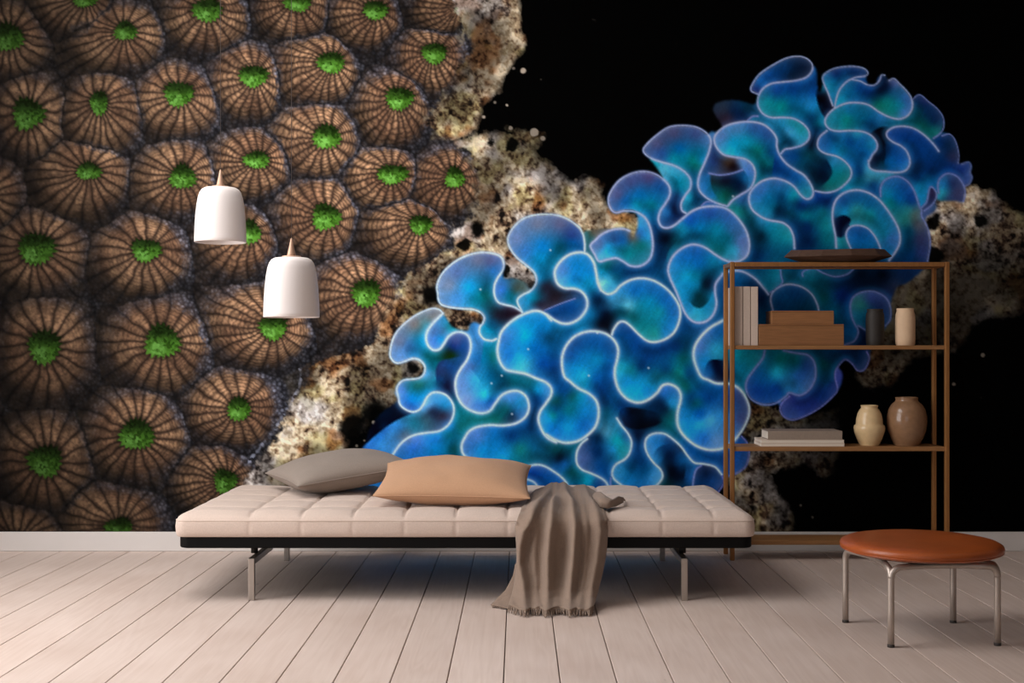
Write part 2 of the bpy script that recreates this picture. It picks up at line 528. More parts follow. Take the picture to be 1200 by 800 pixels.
# ---- brown coral polyps: (mouth x, y, rx, ry), (body x, y, rx, ry)
POLYPS = [
    (10, 43, 17, 16, 5, 48, 54, 48), (99, -2, 15, 10, 84, 8, 50, 40), (147, 36, 13, 11, 133, 45, 62, 46), (243, 12, 17, 13, 240, 24, 55, 46),
    (349, 3, 16, 10, 340, 10, 52, 42), (440, 12, 14, 11, 424, 18, 46, 46), (538, 11, 5, 5, 512, 8, 40, 36), (509, 62, 14, 12, 503, 74, 46, 46),
    (33, 133, 18, 18, 35, 138, 44, 54), (116, 120, 10, 14, 120, 136, 52, 54), (209, 110, 17, 14, 207, 120, 55, 50), (297, 89, 17, 12, 288, 98, 48, 52),
    (388, 73, 16, 12, 366, 84, 56, 48), (468, 115, 16, 13, 458, 130, 46, 52), (383, 160, 16, 14, 366, 166, 54, 52), (104, 200, 14, 10, 94, 212, 64, 52),
    (214, 207, 15, 14, 205, 211, 56, 50), (301, 187, 15, 10, 293, 193, 54, 46), (460, 204, 18, 11, 445, 209, 50, 40), (533, 208, 11, 12, 519, 216, 46, 44),
    (43, 291, 21, 18, 45, 295, 60, 54), (171, 293, 17, 13, 165, 300, 62, 52), (293, 272, 12, 14, 274, 284, 54, 48), (382, 254, 16, 15, 369, 256, 54, 52),
    (493, 263, 13, 11, 472, 272, 56, 46), (52, 406, 18, 20, 52, 411, 60, 62), (190, 400, 20, 19, 186, 404, 66, 60), (320, 384, 16, 13, 298, 384, 68, 54),
    (429, 343, 16, 16, 412, 350, 58, 54), (280, 479, 13, 14, 272, 480, 60, 50), (160, 509, 20, 17, 160, 513, 62, 60), (53, 540, 20, 18, 52, 542, 60, 60),
    (264, 563, 13, 14, 250, 566, 54, 46), (140, 617, 16, 11, 134, 610, 64, 46), (-18, 228, 10, 10, -14, 226, 44, 46), (15, 634, 16, 12, 18, 632, 56, 44),
    (-80, 130, 17, 14, -76, 134, 54, 54), (-76, 330, 18, 16, -74, 334, 60, 56), (-72, 470, 18, 18, -70, 474, 58, 60), (-64, 590, 18, 16, -62, 592, 58, 56),
    (-70, 20, 16, 14, -72, 26, 54, 54), (-130, 230, 16, 14, -128, 232, 56, 56), (-130, 410, 16, 14, -128, 412, 50, 70), (-135, 545, 16, 14, -132, 546, 50, 70),
    (30, -62, 16, 12, 24, -56, 56, 50), (150, -76, 16, 12, 142, -68, 60, 50), (262, -84, 16, 12, 254, -76, 56, 48), (370, -80, 16, 12, 360, -72, 56, 46),
    (470, -66, 15, 11, 458, -56, 52, 46), (-60, -90, 16, 12, -66, -84, 58, 54), (90, -150, 16, 12, 84, -144, 60, 50), (200, -156, 16, 12, 194, -150, 60, 50),
    (310, -158, 16, 12, 304, -152, 60, 50), (420, -152, 16, 12, 412, -146, 60, 50), (-20, -160, 16, 12, -26, -152, 60, 44),
]
bt = np.full((MH, MW), 9.0, np.float32)
bt2 = np.full((MH, MW), 9.0, np.float32)
bi = np.full((MH, MW), -1, np.int32)
bang = np.zeros((MH, MW), np.float32)
brr = np.ones((MH, MW), np.float32)
bgreen = np.zeros((MH, MW), np.float32)
bgx = np.zeros((MH, MW), np.float32)
bgy = np.zeros((MH, MW), np.float32)
wxn = (fbm(XX, YY, 26, 301, 3) - 0.5)
wyn = (fbm(XX, YY, 26, 305, 3) - 0.5)
for i, (gx, gy, grx, gry_, cx, cy, rx, ry) in enumerate(POLYPS):
    rx *= 0.99; ry *= 0.99
    x0 = int(max(0, cx - 1.5 * rx - MU0)); x1 = int(min(MW, cx + 1.5 * rx - MU0))
    y0 = int(max(0, cy - 1.5 * ry - MV0)); y1 = int(min(MH, cy + 1.5 * ry - MV0))
    if x1 <= x0 or y1 <= y0: continue
    sl = (slice(y0, y1), slice(x0, x1))
    X = XX[sl] + 9 * wxn[sl]; Y = YY[sl] + 9 * wyn[sl]
    k = rx / ry
    px, py = X - gx, (Y - gy) * k
    dx, dy = cx - gx, (cy - gy) * k
    # circles whose centre slides from the mouth to the body centre while they grow
    A = dx * dx + dy * dy - rx * rx
    B = px * dx + py * dy
    Cc = px * px + py * py
    t = (B - np.sqrt(np.maximum(B * B - A * Cc, 0))) / A
    t = np.abs(t)
    ang = np.arctan2(py - dy * t, px - dx * t)
    m = t < bt[sl]
    bt2[sl] = np.where(m, bt[sl], np.minimum(bt2[sl], t))
    bt[sl] = np.where(m, t, bt[sl]); bi[sl] = np.where(m, i, bi[sl])
    bang[sl] = np.where(m, ang, bang[sl]); brr[sl] = np.where(m, rx, brr[sl])
    rr = np.random.RandomState(700 + i)
    nrib = rr.randint(17, 22)
    if grx:
        ga = np.arctan2(YY[sl] - gy, XX[sl] - gx)
        q = np.hypot((XX[sl] - gx) / grx, (YY[sl] - gy) / gry_) * (1 + 0.09 * np.cos(ga * nrib) + 0.08 * np.cos(ga * 3 + rr.rand() * 6) * (0.5 + rr.rand())) + 0.16 * (fine_n[sl] - 0.5)
        bgreen[sl] = np.where(m, q, bgreen[sl])
    else:
        bgreen[sl] = np.where(m, 9.0, bgreen[sl])
    bgx[sl] = np.where(m, (XX[sl] - gx) / max(grx, 6), bgx[sl]); bgy[sl] = np.where(m, (YY[sl] - gy) / max(gry_, 6), bgy[sl])
nr = np.array([np.random.RandomState(700 + i).randint(17, 22) for i in range(len(POLYPS))], np.float32)
nrib = nr[np.maximum(bi, 0)]
bend = 0.7 * (fbm(XX, YY, 44, 400, 2) - 0.5)
ph = bang / (2 * PI) * nrib + bend * bt + bi * 0.37
rid = np.floor(ph + 0.5)
hsh = np.modf(np.abs(np.sin(rid * 12.9898 + bi * 78.233)) * 43758.5453)[0].astype(np.float32)
gd = np.abs(ph - rid - np.where(ph > rid, 0.5, -0.5)) * 2 * PI * np.maximum(bt * brr, 5) / nrib     # distance to the groove
round_ = np.sqrt(np.clip(1 - (2 * (ph - rid)) ** 2, 0, 1))
rib = np.clip((1 - 0.45 * np.exp(-(gd / 2.0) ** 2)) * (0.22 + 0.78 * round_) * (0.80 + 0.34 * hsh), 0, 1.1)
bead = 0.5 + 0.5 * np.cos(2 * PI * (bt * brr / (4.0 + 1.2 * hsh) + hsh * 7.0) + 5.0 * (fine_n - 0.5))
sharp = sstep(60, 330, XX) * 0.75 + 0.25
tex = fbm(XX, YY, 3.2, 500, 2)
wl, wlv = worley(XX, YY, 6.5, 541)
val = rib * (1 - 0.46 * sharp * (1 - bead) ** 2) * (0.66 + 0.75 * (tex - 0.2)) * (0.86 + 0.28 * wlv)
low = fbm(XX, YY, 30, 510, 2)
hi_c = mix(C(184, 138, 100), C(150, 108, 78), sstep(0.35, 0.7, low))
col = mix(C(36, 25, 20), hi_c, np.clip(val, 0, 1.1))
dm = np.clip(bt2 - bt, 0, 1)
rim_t = np.maximum(sstep(0.74, 1.02, bt + 0.30 * (low - 0.5) + 0.2 * (tex - 0.5)), sstep(0.22, 0.02, dm + 0.22 * (tex - 0.5) + 0.2 * (low - 0.5)))
w3, wv3 = worley(XX, YY, 4.0, 520)
grey = mix(C(34, 31, 36), C(206, 208, 228), np.clip((1 - w3) * 0.9 * (0.35 + 0.8 * wv3) * (0.55 + 0.45 * rib), 0, 1))
col = mix(col, grey, rim_t * (0.40 + 0.50 * sstep(0, 300, XX)) * np.clip(0.85 + 0.06 * bgx, 0.6, 1.1))
lit = np.clip(0.06 - 0.075 * bgy + 0.03 * bgx, -0.26, 0.20) * sstep(0.2, 0.8, bt)
dome = 1.04 - 0.46 * sstep(0.50, 1.0, bt) + lit - 0.34 * sstep(0.97, 1.12, bt + 0.16 * (tex - 0.5))
dome = dome * (0.55 + 0.45 * sstep(0.0, 0.10, dm + 0.10 * (tex - 0.5)))
col = col * np.clip(np.maximum(dome, 0.34 * rim_t), 0.08, 1.2)[..., None]
# shadow ring next to the mouth
col *= (1 - 0.35 * sstep(1.45, 1.0, bgreen))[..., None]
spk, spv = worley(XX, YY, 2.8, 530)
gcol = mix(C(30, 58, 8), C(92, 146, 46), np.clip(0.15 + 0.75 * spv + 0.40 * (bgy * 0.8 - bgx * 0.4), 0, 1))
hl = sstep(0.62, 0.25, np.hypot(bgx + 0.25, bgy - 0.45))
gcol = mix(gcol, C(130, 190, 86), hl * spv * 0.75)
gcol = gcol * (1 - 0.55 * sstep(0.25, -0.75, bgy + 0.3 * (low - 0.5)))[..., None]
col = mix(col, gcol, sstep(1.10, 0.92, bgreen) * (bgreen > 0))
bx = np.interp(YY, [-160, 0, 30, 60, 100, 130, 150, 180, 210, 240, 270, 300, 330, 370, 400, 430, 450, 480, 510, 540, 560, 624],
               [500, 532, 536, 548, 522, 502, 506, 545, 562, 560, 538, 516, 476, 460, 440, 362, 352, 340, 322, 298, 286, 276]).astype(np.float32)
glob = np.interp(XX, [-140, 0, 120, 260, 400, 600], [0.42, 0.52, 0.70, 0.94, 1.06, 1.04]) * np.interp(YY, [-160, 0, 90, 300, 480, 624], [0.72, 0.82, 0.98, 1.0, 0.95, 0.72])
inside = sstep(5, -5, XX - bx + 26 * (edge_n - 0.5) + 8 * (fine_n - 0.5)) * sstep(1.42, 1.16, bt)
IMG = mix(IMG, col * glob[..., None].astype(np.float32) * C(0.88, 0.92, 0.97), inside)
gap = sstep(6, -6, XX - bx + 26 * (edge_n - 0.5)) * (1 - sstep(1.42, 1.16, bt))
IMG = mix(IMG, grey * 0.32, gap * 0.85)
# the pale blue-grey seam where the colony ends
seam = spline([(352, 430), (350, 455), (334, 482), (318, 508), (300, 530), (288, 546)])
for p in seam[::2]:
    ix, iy = int(p[0] - MU0), int(p[1] - MV0)
    s_ = (slice(iy - 6, iy + 7), slice(ix - 6, ix + 7))
    d = np.hypot(XX[s_] - p[0], YY[s_] - p[1]) + 3 * (fine_n[s_] - 0.5)
    a = sstep(3.0, 0.8, d) * wv3[s_]
    IMG[s_] = mix(IMG[s_], C(170, 180, 206), a * 0.16)

# ---- blue ruffles
CR = {'A': (440, 240, 5), 'B': (420, 360, 5), 'C': (400, 440, 5), 'D': (640, 440, 5), 'E': (640, 320, 5), 'F': (680, 180, 5), 'G': (740, 100, 5),
      'H': (840, 40, 5), 'I': (920, 80, 5), 'J': (920, 180, 5), 'K': (800, 280, 3.636)}


def path(text):
    """'A 10,20 30,40 B 5,6' -> list of picture points; letters switch the tracing frame"""
    out, fr = [], None
    for w in text.split():
        if w in CR: fr = CR[w]
        else:
            x, y = w.split(',')
            out.append((fr[0] + float(x) / fr[2], fr[1] + float(y) / fr[2]))
    return out


OUTLINE = [(417, 536), (428, 520), (433, 503), (445, 486), (460, 474), (466, 468), (463, 460), (464.8, 455), (468, 449), (474, 445), (484, 444), (492, 442), (497, 437),
           (497.6, 429), (492, 422), (484, 420), (475, 423), (466, 425.4), (460, 422), (457, 414), (461, 396), (470, 383), (486, 370), (504, 362.4), (514, 362.4),
           (519, 367), (524, 374), (529, 382), (538, 386), (548, 387), (551, 380), (556, 377), (561, 379), (566, 378), (567, 372), (563, 366), (554, 362),
           (542, 361.6), (528, 360), (518, 357), (514, 352), (513, 344), (512, 336), (515, 326), (522, 316), (534, 306), (548, 299), (564, 295.6), (578, 297),
           (587, 301), (590.4, 309), (590, 317), (591, 326), (602, 326), (616, 331), (621, 338), (627, 334), (628.6, 326), (625, 318), (616, 310), (606, 302), (599, 293),
           (595, 284), (596, 276), (602, 266), (612, 257), (624, 252.4), (640, 251), (654, 252), (666, 257), (676, 264), (683, 272), (688, 270), (702, 268), (718, 268),
           (730, 268), (738, 270), (742, 278), (748, 262), (744, 248), (732, 247), (722, 249), (716, 245), (713, 236), (715, 226), (724, 213), (736, 205), (750, 201),
           (764, 202.4), (776, 209), (772, 200), (762, 187), (754, 177), (758, 169), (770, 158), (784, 149), (800, 147), (816, 149), (828, 156), (834, 154),
           (840, 154), (846, 148), (840, 138), (836, 130), (838, 122), (848, 118), (860, 117), (872, 119), (884, 122), (887, 111), (880, 106), (881, 100), (890, 87),
           (906, 76), (922, 68), (936, 66), (946, 69), (953, 76), (957, 84), (958, 100), (960, 108), (964, 100), (964, 88), (974, 81.6), (986, 78), (1000, 77),
           (1012, 79.6), (1017, 85), (1015, 92), (1018, 98), (1025, 98.4), (1029, 91), (1034, 86.4), (1038, 89), (1042, 94), (1048, 92), (1055, 99), (1062, 106),
           (1068, 114), (1070, 116), (1075, 111), (1080, 111.6), (1088, 118.6), (1098, 126.6), (1105, 136.6), (1106, 148), (1104, 154), (1112, 156.6), (1118.4, 162),
           (1122.4, 172), (1124, 182), (1123.6, 190.6), (1128, 191), (1135, 189.6), (1138.6, 195), (1137.6, 202), (1139.6, 208), (1136, 215.6), (1131.6, 218),
           (1131, 228), (1129, 237), (1118, 235), (1106, 236), (1097, 234), (1097, 240), (1096, 247), (1086, 254), (1085, 262), (1089, 274), (1090, 288), (1088, 300),
           (1086, 310), (1080.5, 317), (1064, 331), (1052, 336), (1046, 348), (1043, 360), (1044, 373.5), (1039, 383), (1028, 395), (1021, 405), (1020, 412), (1019, 420), (1014, 432.6),
           (1005, 434.6), (998, 427), (990, 422.5), (983, 430), (987, 437), (985.6, 450.5), (976, 465), (962, 477), (946, 487), (929, 492), (918, 488), (914, 478.6),
           (911, 472.5), (893.5, 474), (880, 467.6), (875.6, 462), (879, 483.5), (878, 488), (872, 500), (866, 510), (873, 513), (878, 530), (874, 546), (862, 555), (850, 560),
           (847, 568), (840, 579), (836, 612), (418, 612)]

# rims: (width, tint key, trace)
RIMS = [
    (4.3, 'w', 'B 495,35 440,90 405,140 397,185 410,225 440,250 475,245 500,215 525,175 560,150 600,145 640,165 657,205 655,255 635,310 600,360 575,410 568,460 580,520 610,570 660,605 720,620 770,605 800,565 840,515 890,492 940,492 980,520 998,565 995,610 970,650 920,680 850,692 770,690 700,700 650,725 620,770 C 707,400 705,430 715,460 740,482 780,496 850,502 930,514'),
    (3.6, 'w', 'B 495,35 470,12 420,10 330,50 250,115 205,180 185,270 200,310 230,327 275,315 320,300 360,310 388,345 385,385 360,412 320,420 270,425 240,445 224,480 232,520 245,570 280,600 320,612 355,600 380,570 400,530 430,502 470,498 515,515 548,555 560,600 550,650 520,695 470,725 400,735 340,745 290,765 C 345,402 310,450 288,485 270,510'),
    (3.6, 'w', 'A 860,630 850,620 810,597 760,585 720,570 698,530 697,475 715,430 745,385 752,345 735,305 690,285 620,278 540,295 470,330 410,380 375,430 360,480 365,520 370,560 390,585 440,600 510,608 570,612 615,630 637,660 630,690 612,715 610,750 635,785 680,795 710,785'),
    (3.3, 'w', 'A 860,628 835,580 835,550 865,525 905,505 935,470 943,430 925,390 880,350 830,310 795,265 777,220 780,180 810,130 860,85 920,62 1000,55 1070,62 1130,85 1180,120 F 0,440 18,480 26,530 25,575'),
    (4.6, 'w', 'F 122,800 102,745 92,690 78,635 45,592 0,578 A 1140,290 1090,325 1055,375 1052,420 1070,465 1110,488 1170,492 E 215,115 240,160 235,210 200,260 150,290 100,295 50,275 0,240 A 1030,675 990,635 940,620 880,635 820,665 770,705 735,750 B 822,200 815,260 830,320 865,365 920,378 980,390 1040,415 1100,440 1130,475 1128,515 1100,560 1065,610 1055,660 1075,720 1110,765 1160,790 D 0,345 50,375 110,393 180,385 240,350 290,295 308,220 295,150 250,105 190,75 140,35 E 105,600 92,520 105,450 150,385 210,350 280,340 350,355 400,395 422,450 415,510 403,560 405,620 430,690 480,740 540,758 600,740 650,700 680,660 720,650 765,670 788,710 785,760 D 778,180 768,240 775,300 810,355 870,405 930,430 990,435 1050,420 1110,370 1160,300 1190,220 1180,150 1140,85 1080,50 1000,45 950,25 E 905,600 868,510 868,440 900,380 960,320 1040,275'),
    (4.0, 'w', 'F 102,745 E 300,50 320,95 360,122 400,110 440,70 500,38 570,30 640,48 710,95 760,155 785,215 780,280 750,345 700,385 640,403 590,395 540,355 500,315 460,285 425,290 395,330 385,360'),
    (3.2, 'l', 'F 290,452 250,440 190,445 130,470 90,505 60,540 85,590 110,630 160,620 210,612 250,630 290,655 340,660 385,640 415,600 425,540 420,480 405,420 375,370 320,340 260,335 210,345 180,325 165,280 175,230 220,165 280,125 350,105 420,112 480,145 520,190 525,240 500,290 470,335 458,385 475,425 510,435 550,420 600,380 650,340 710,315 780,308 840,315 890,345 940,400 975,460 990,530 980,590 940,625 890,635 840,620 790,590 740,555 690,535 640,535 580,565 535,615 515,680 530,740 E 735,50 765,115 790,180 815,235 850,275 890,290 940,280 980,240 998,180 990,110 995,60 1030,12 K 175,146 215,135 260,140 310,170 350,215 365,235'),
    (2.4, 'l', 'K 385,305 375,260 385,225 420,200 460,193 510,205 550,235 572,275 580,305'),
    (2.0, 'd', 'K 415,120 420,160 425,185 400,210 370,230'),
    (2.9, 'l', 'G 560,708 500,690 450,665 405,625 390,580 400,520 430,450 455,385 465,325 440,280 380,245 300,235 220,245 150,290 90,345 70,385 110,425 180,450 250,470 310,505 345,550 345,600 315,645 292,690 295,730 320,750'),
    (2.0, 'd', 'G 410,705 440,682 480,685'),
    (2.9, 'l', 'G 565,705 595,670 640,640 690,610 715,570 725,510 705,460 660,430 600,420 540,405 500,365 485,320 500,280 550,240 620,218 700,213 770,228 820,265 850,310 852,360 870,410 910,460 960,495 1010,525 1045,570 1065,620 1055,655 1025,665 990,640 950,590 900,560 840,545 780,555 730,585 695,630 690,680 710,730 760,770 F 1110,390 1170,400 J 0,412 30,440 50,490 55,555'),
    (2.4, 'd', 'G 455,515 520,525 590,515 650,495'),
    (2.4, 'd', 'G 680,205 710,182 740,180'),
    (2.5, 'l', 'H 240,352 202,332 205,300 250,235 330,180 410,140 480,130 530,145 560,180 555,220 520,255 460,272 390,280 320,290 270,320 242,370 242,420 270,465 320,488 390,488 450,495 505,525 540,570 538,615 500,650 440,668 400,675 375,700'),
    (2.2, 'l', 'H 690,430 700,380 720,325 760,280 810,255 870,245 885,225 860,200 800,188 730,192 670,208 625,240 622,275 650,340 680,420'),
    (2.1, 'l', 'H 790,265 840,275 880,295 920,298 950,275 965,240 985,240'),
    (2.5, 'l', 'H 1010,270 1040,262 1075,295 1110,330 1140,375 1145,430 1120,475 1070,497 1010,485 950,455 890,415 830,402 760,405 690,435 645,480 635,520 660,555 710,568 780,565 850,570 900,590 935,630 938,670 910,710 890,750 I 490,540 495,580 530,600 590,605 660,610 710,595 732,550 715,490 680,455 630,430 598,400 600,370 640,345 700,340 760,355 820,395 870,445 900,485'),
    (2.4, 'l', 'I 245,365 205,400 190,440 200,475 240,500 300,515 350,545 385,590 385,635 350,680 300,715 240,728 175,718'),
    (2.1, 'd', 'I 750,180 775,158 800,160 840,195 890,235 925,285 930,340 910,380 870,410'),
    (2.1, 'd', 'I 920,395 960,385 990,410 1010,460 1018,510 1015,555'),
    (2.4, 'd', 'I 1035,560 1075,550 1090,575 1085,610 1095,640 1080,675 1055,690'),
    (2.4, 'd', 'J 900,230 895,190 905,150 940,120 980,120 1020,145 1050,195 1055,240 1045,280'),
    (2.2, 'd', 'J 800,315 830,280 845,210 860,195 885,225 885,260 860,300 815,335'),
    (2.6, 'd', 'J 560,250 560,200 580,160 620,138 670,135 720,165 755,215 775,270 790,315 800,330 800,365 825,410 845,470 850,540 840,600 835,630'),
    (2.9, 'l', 'J 300,550 295,480 280,400 280,330 300,270 350,228 420,213 490,230 550,270 600,330 645,400 670,460 672,520 650,570 610,625'),
    (2.4, 'l', 'J 385,555 362,500 360,460 385,428 430,420 480,435 520,475 545,520 560,560'),
    (2.0, 'd', 'K 512,158 510,145 525,132 560,125 600,145 650,160 700,150 728,128'),
    (2.4, 'd', 'K 740,375 720,330 715,280 730,245 770,225 820,225 865,250 885,290 885,340 865,370'),
    (2.2, 'd', 'K 690,450 730,435 748,400 745,370 780,388'),
    (2.8, 'd', 'K 350,475 340,510 305,555 275,600 270,640 290,680 340,705 395,700 440,670 455,655 500,665 540,640 565,590 562,530 535,495 480,485 430,475'),
    (2.2, 'v', 'K 455,670 430,690 415,720 430,755 470,770 530,750 590,715 640,670 660,640 650,590 655,555 690,515 720,530 745,560 775,555 795,510 785,480'),
    (3.6, 'w', 'D 368,700 360,640 330,605 270,575 210,550 180,510 180,450 205,400 240,370'),
    (3.4, 'w', 'D 415,250 440,290 480,340 500,390 490,450 460,490 410,520 388,560 395,600 440,640 490,670 550,683 610,670 660,630 682,590 670,550 630,510 595,460 580,410 590,365 630,340 690,340 740,370 790,415 830,470 870,510 930,518 990,535 1030,580'),
    (2.4, 'd', 'D 855,690 865,600 880,550 910,525'),
    (2.4, 'd', 'D 380,600 378,640 400,678'),
    (2.4, 'v', 'D 1145,355 1175,390 1190,450 1170,530 1110,575 1060,590'),
    (2.4, 'v', 'D 1030,580 1040,630 1000,695'),
    (3.6, 'w', 'C 1040,550 1090,532 1140,522 1190,530 D 50,565 95,600 125,640 130,690'),
    (3.2, 'w', 'C 1075,640 1068,620 1090,608 1130,625 1150,655 1145,690'),
    (1.4, 'd', 'A 990,618 1080,580 1170,548'),
]
FOLDS = '''C 85,490 120,430 200,350 300,275 380,235 440,215
B 605,285 540,300 480,315 455,360 455,430
E 840,165 870,197 910,202 950,165 972,105
D 630,490 640,440 690,405 750,410 800,455 818,530 810,600
E 930,585 938,540 968,507 1040,508
J 300,375 345,360 385,385 372,420 350,470 330,492 305,485
I 245,535 274,590 268,635 215,690
H 588,190 592,290 582,350 600,430 632,492
G 846,330 836,430 822,520
F 502,640 512,580 560,515 620,488
D 425,240 435,200 480,185 560,195 650,215
D 440,250 470,300 540,315 620,300 680,275
I 505,375 560,345 600,340
I 585,430 590,500 580,560
B 955,600 945,645 900,670
B 640,345 690,395 720,440
B 735,200 728,260 715,330
H 365,640 395,625 420,595
G 520,400 560,395 620,418
F 760,115 770,200 810,270
F 960,100 985,150 975,205 940,250'''.split('\n')
TINT = {'w': C(184, 210, 240), 'l': C(158, 176, 226), 'd': C(112, 132, 196), 'v': C(112, 122, 200)}

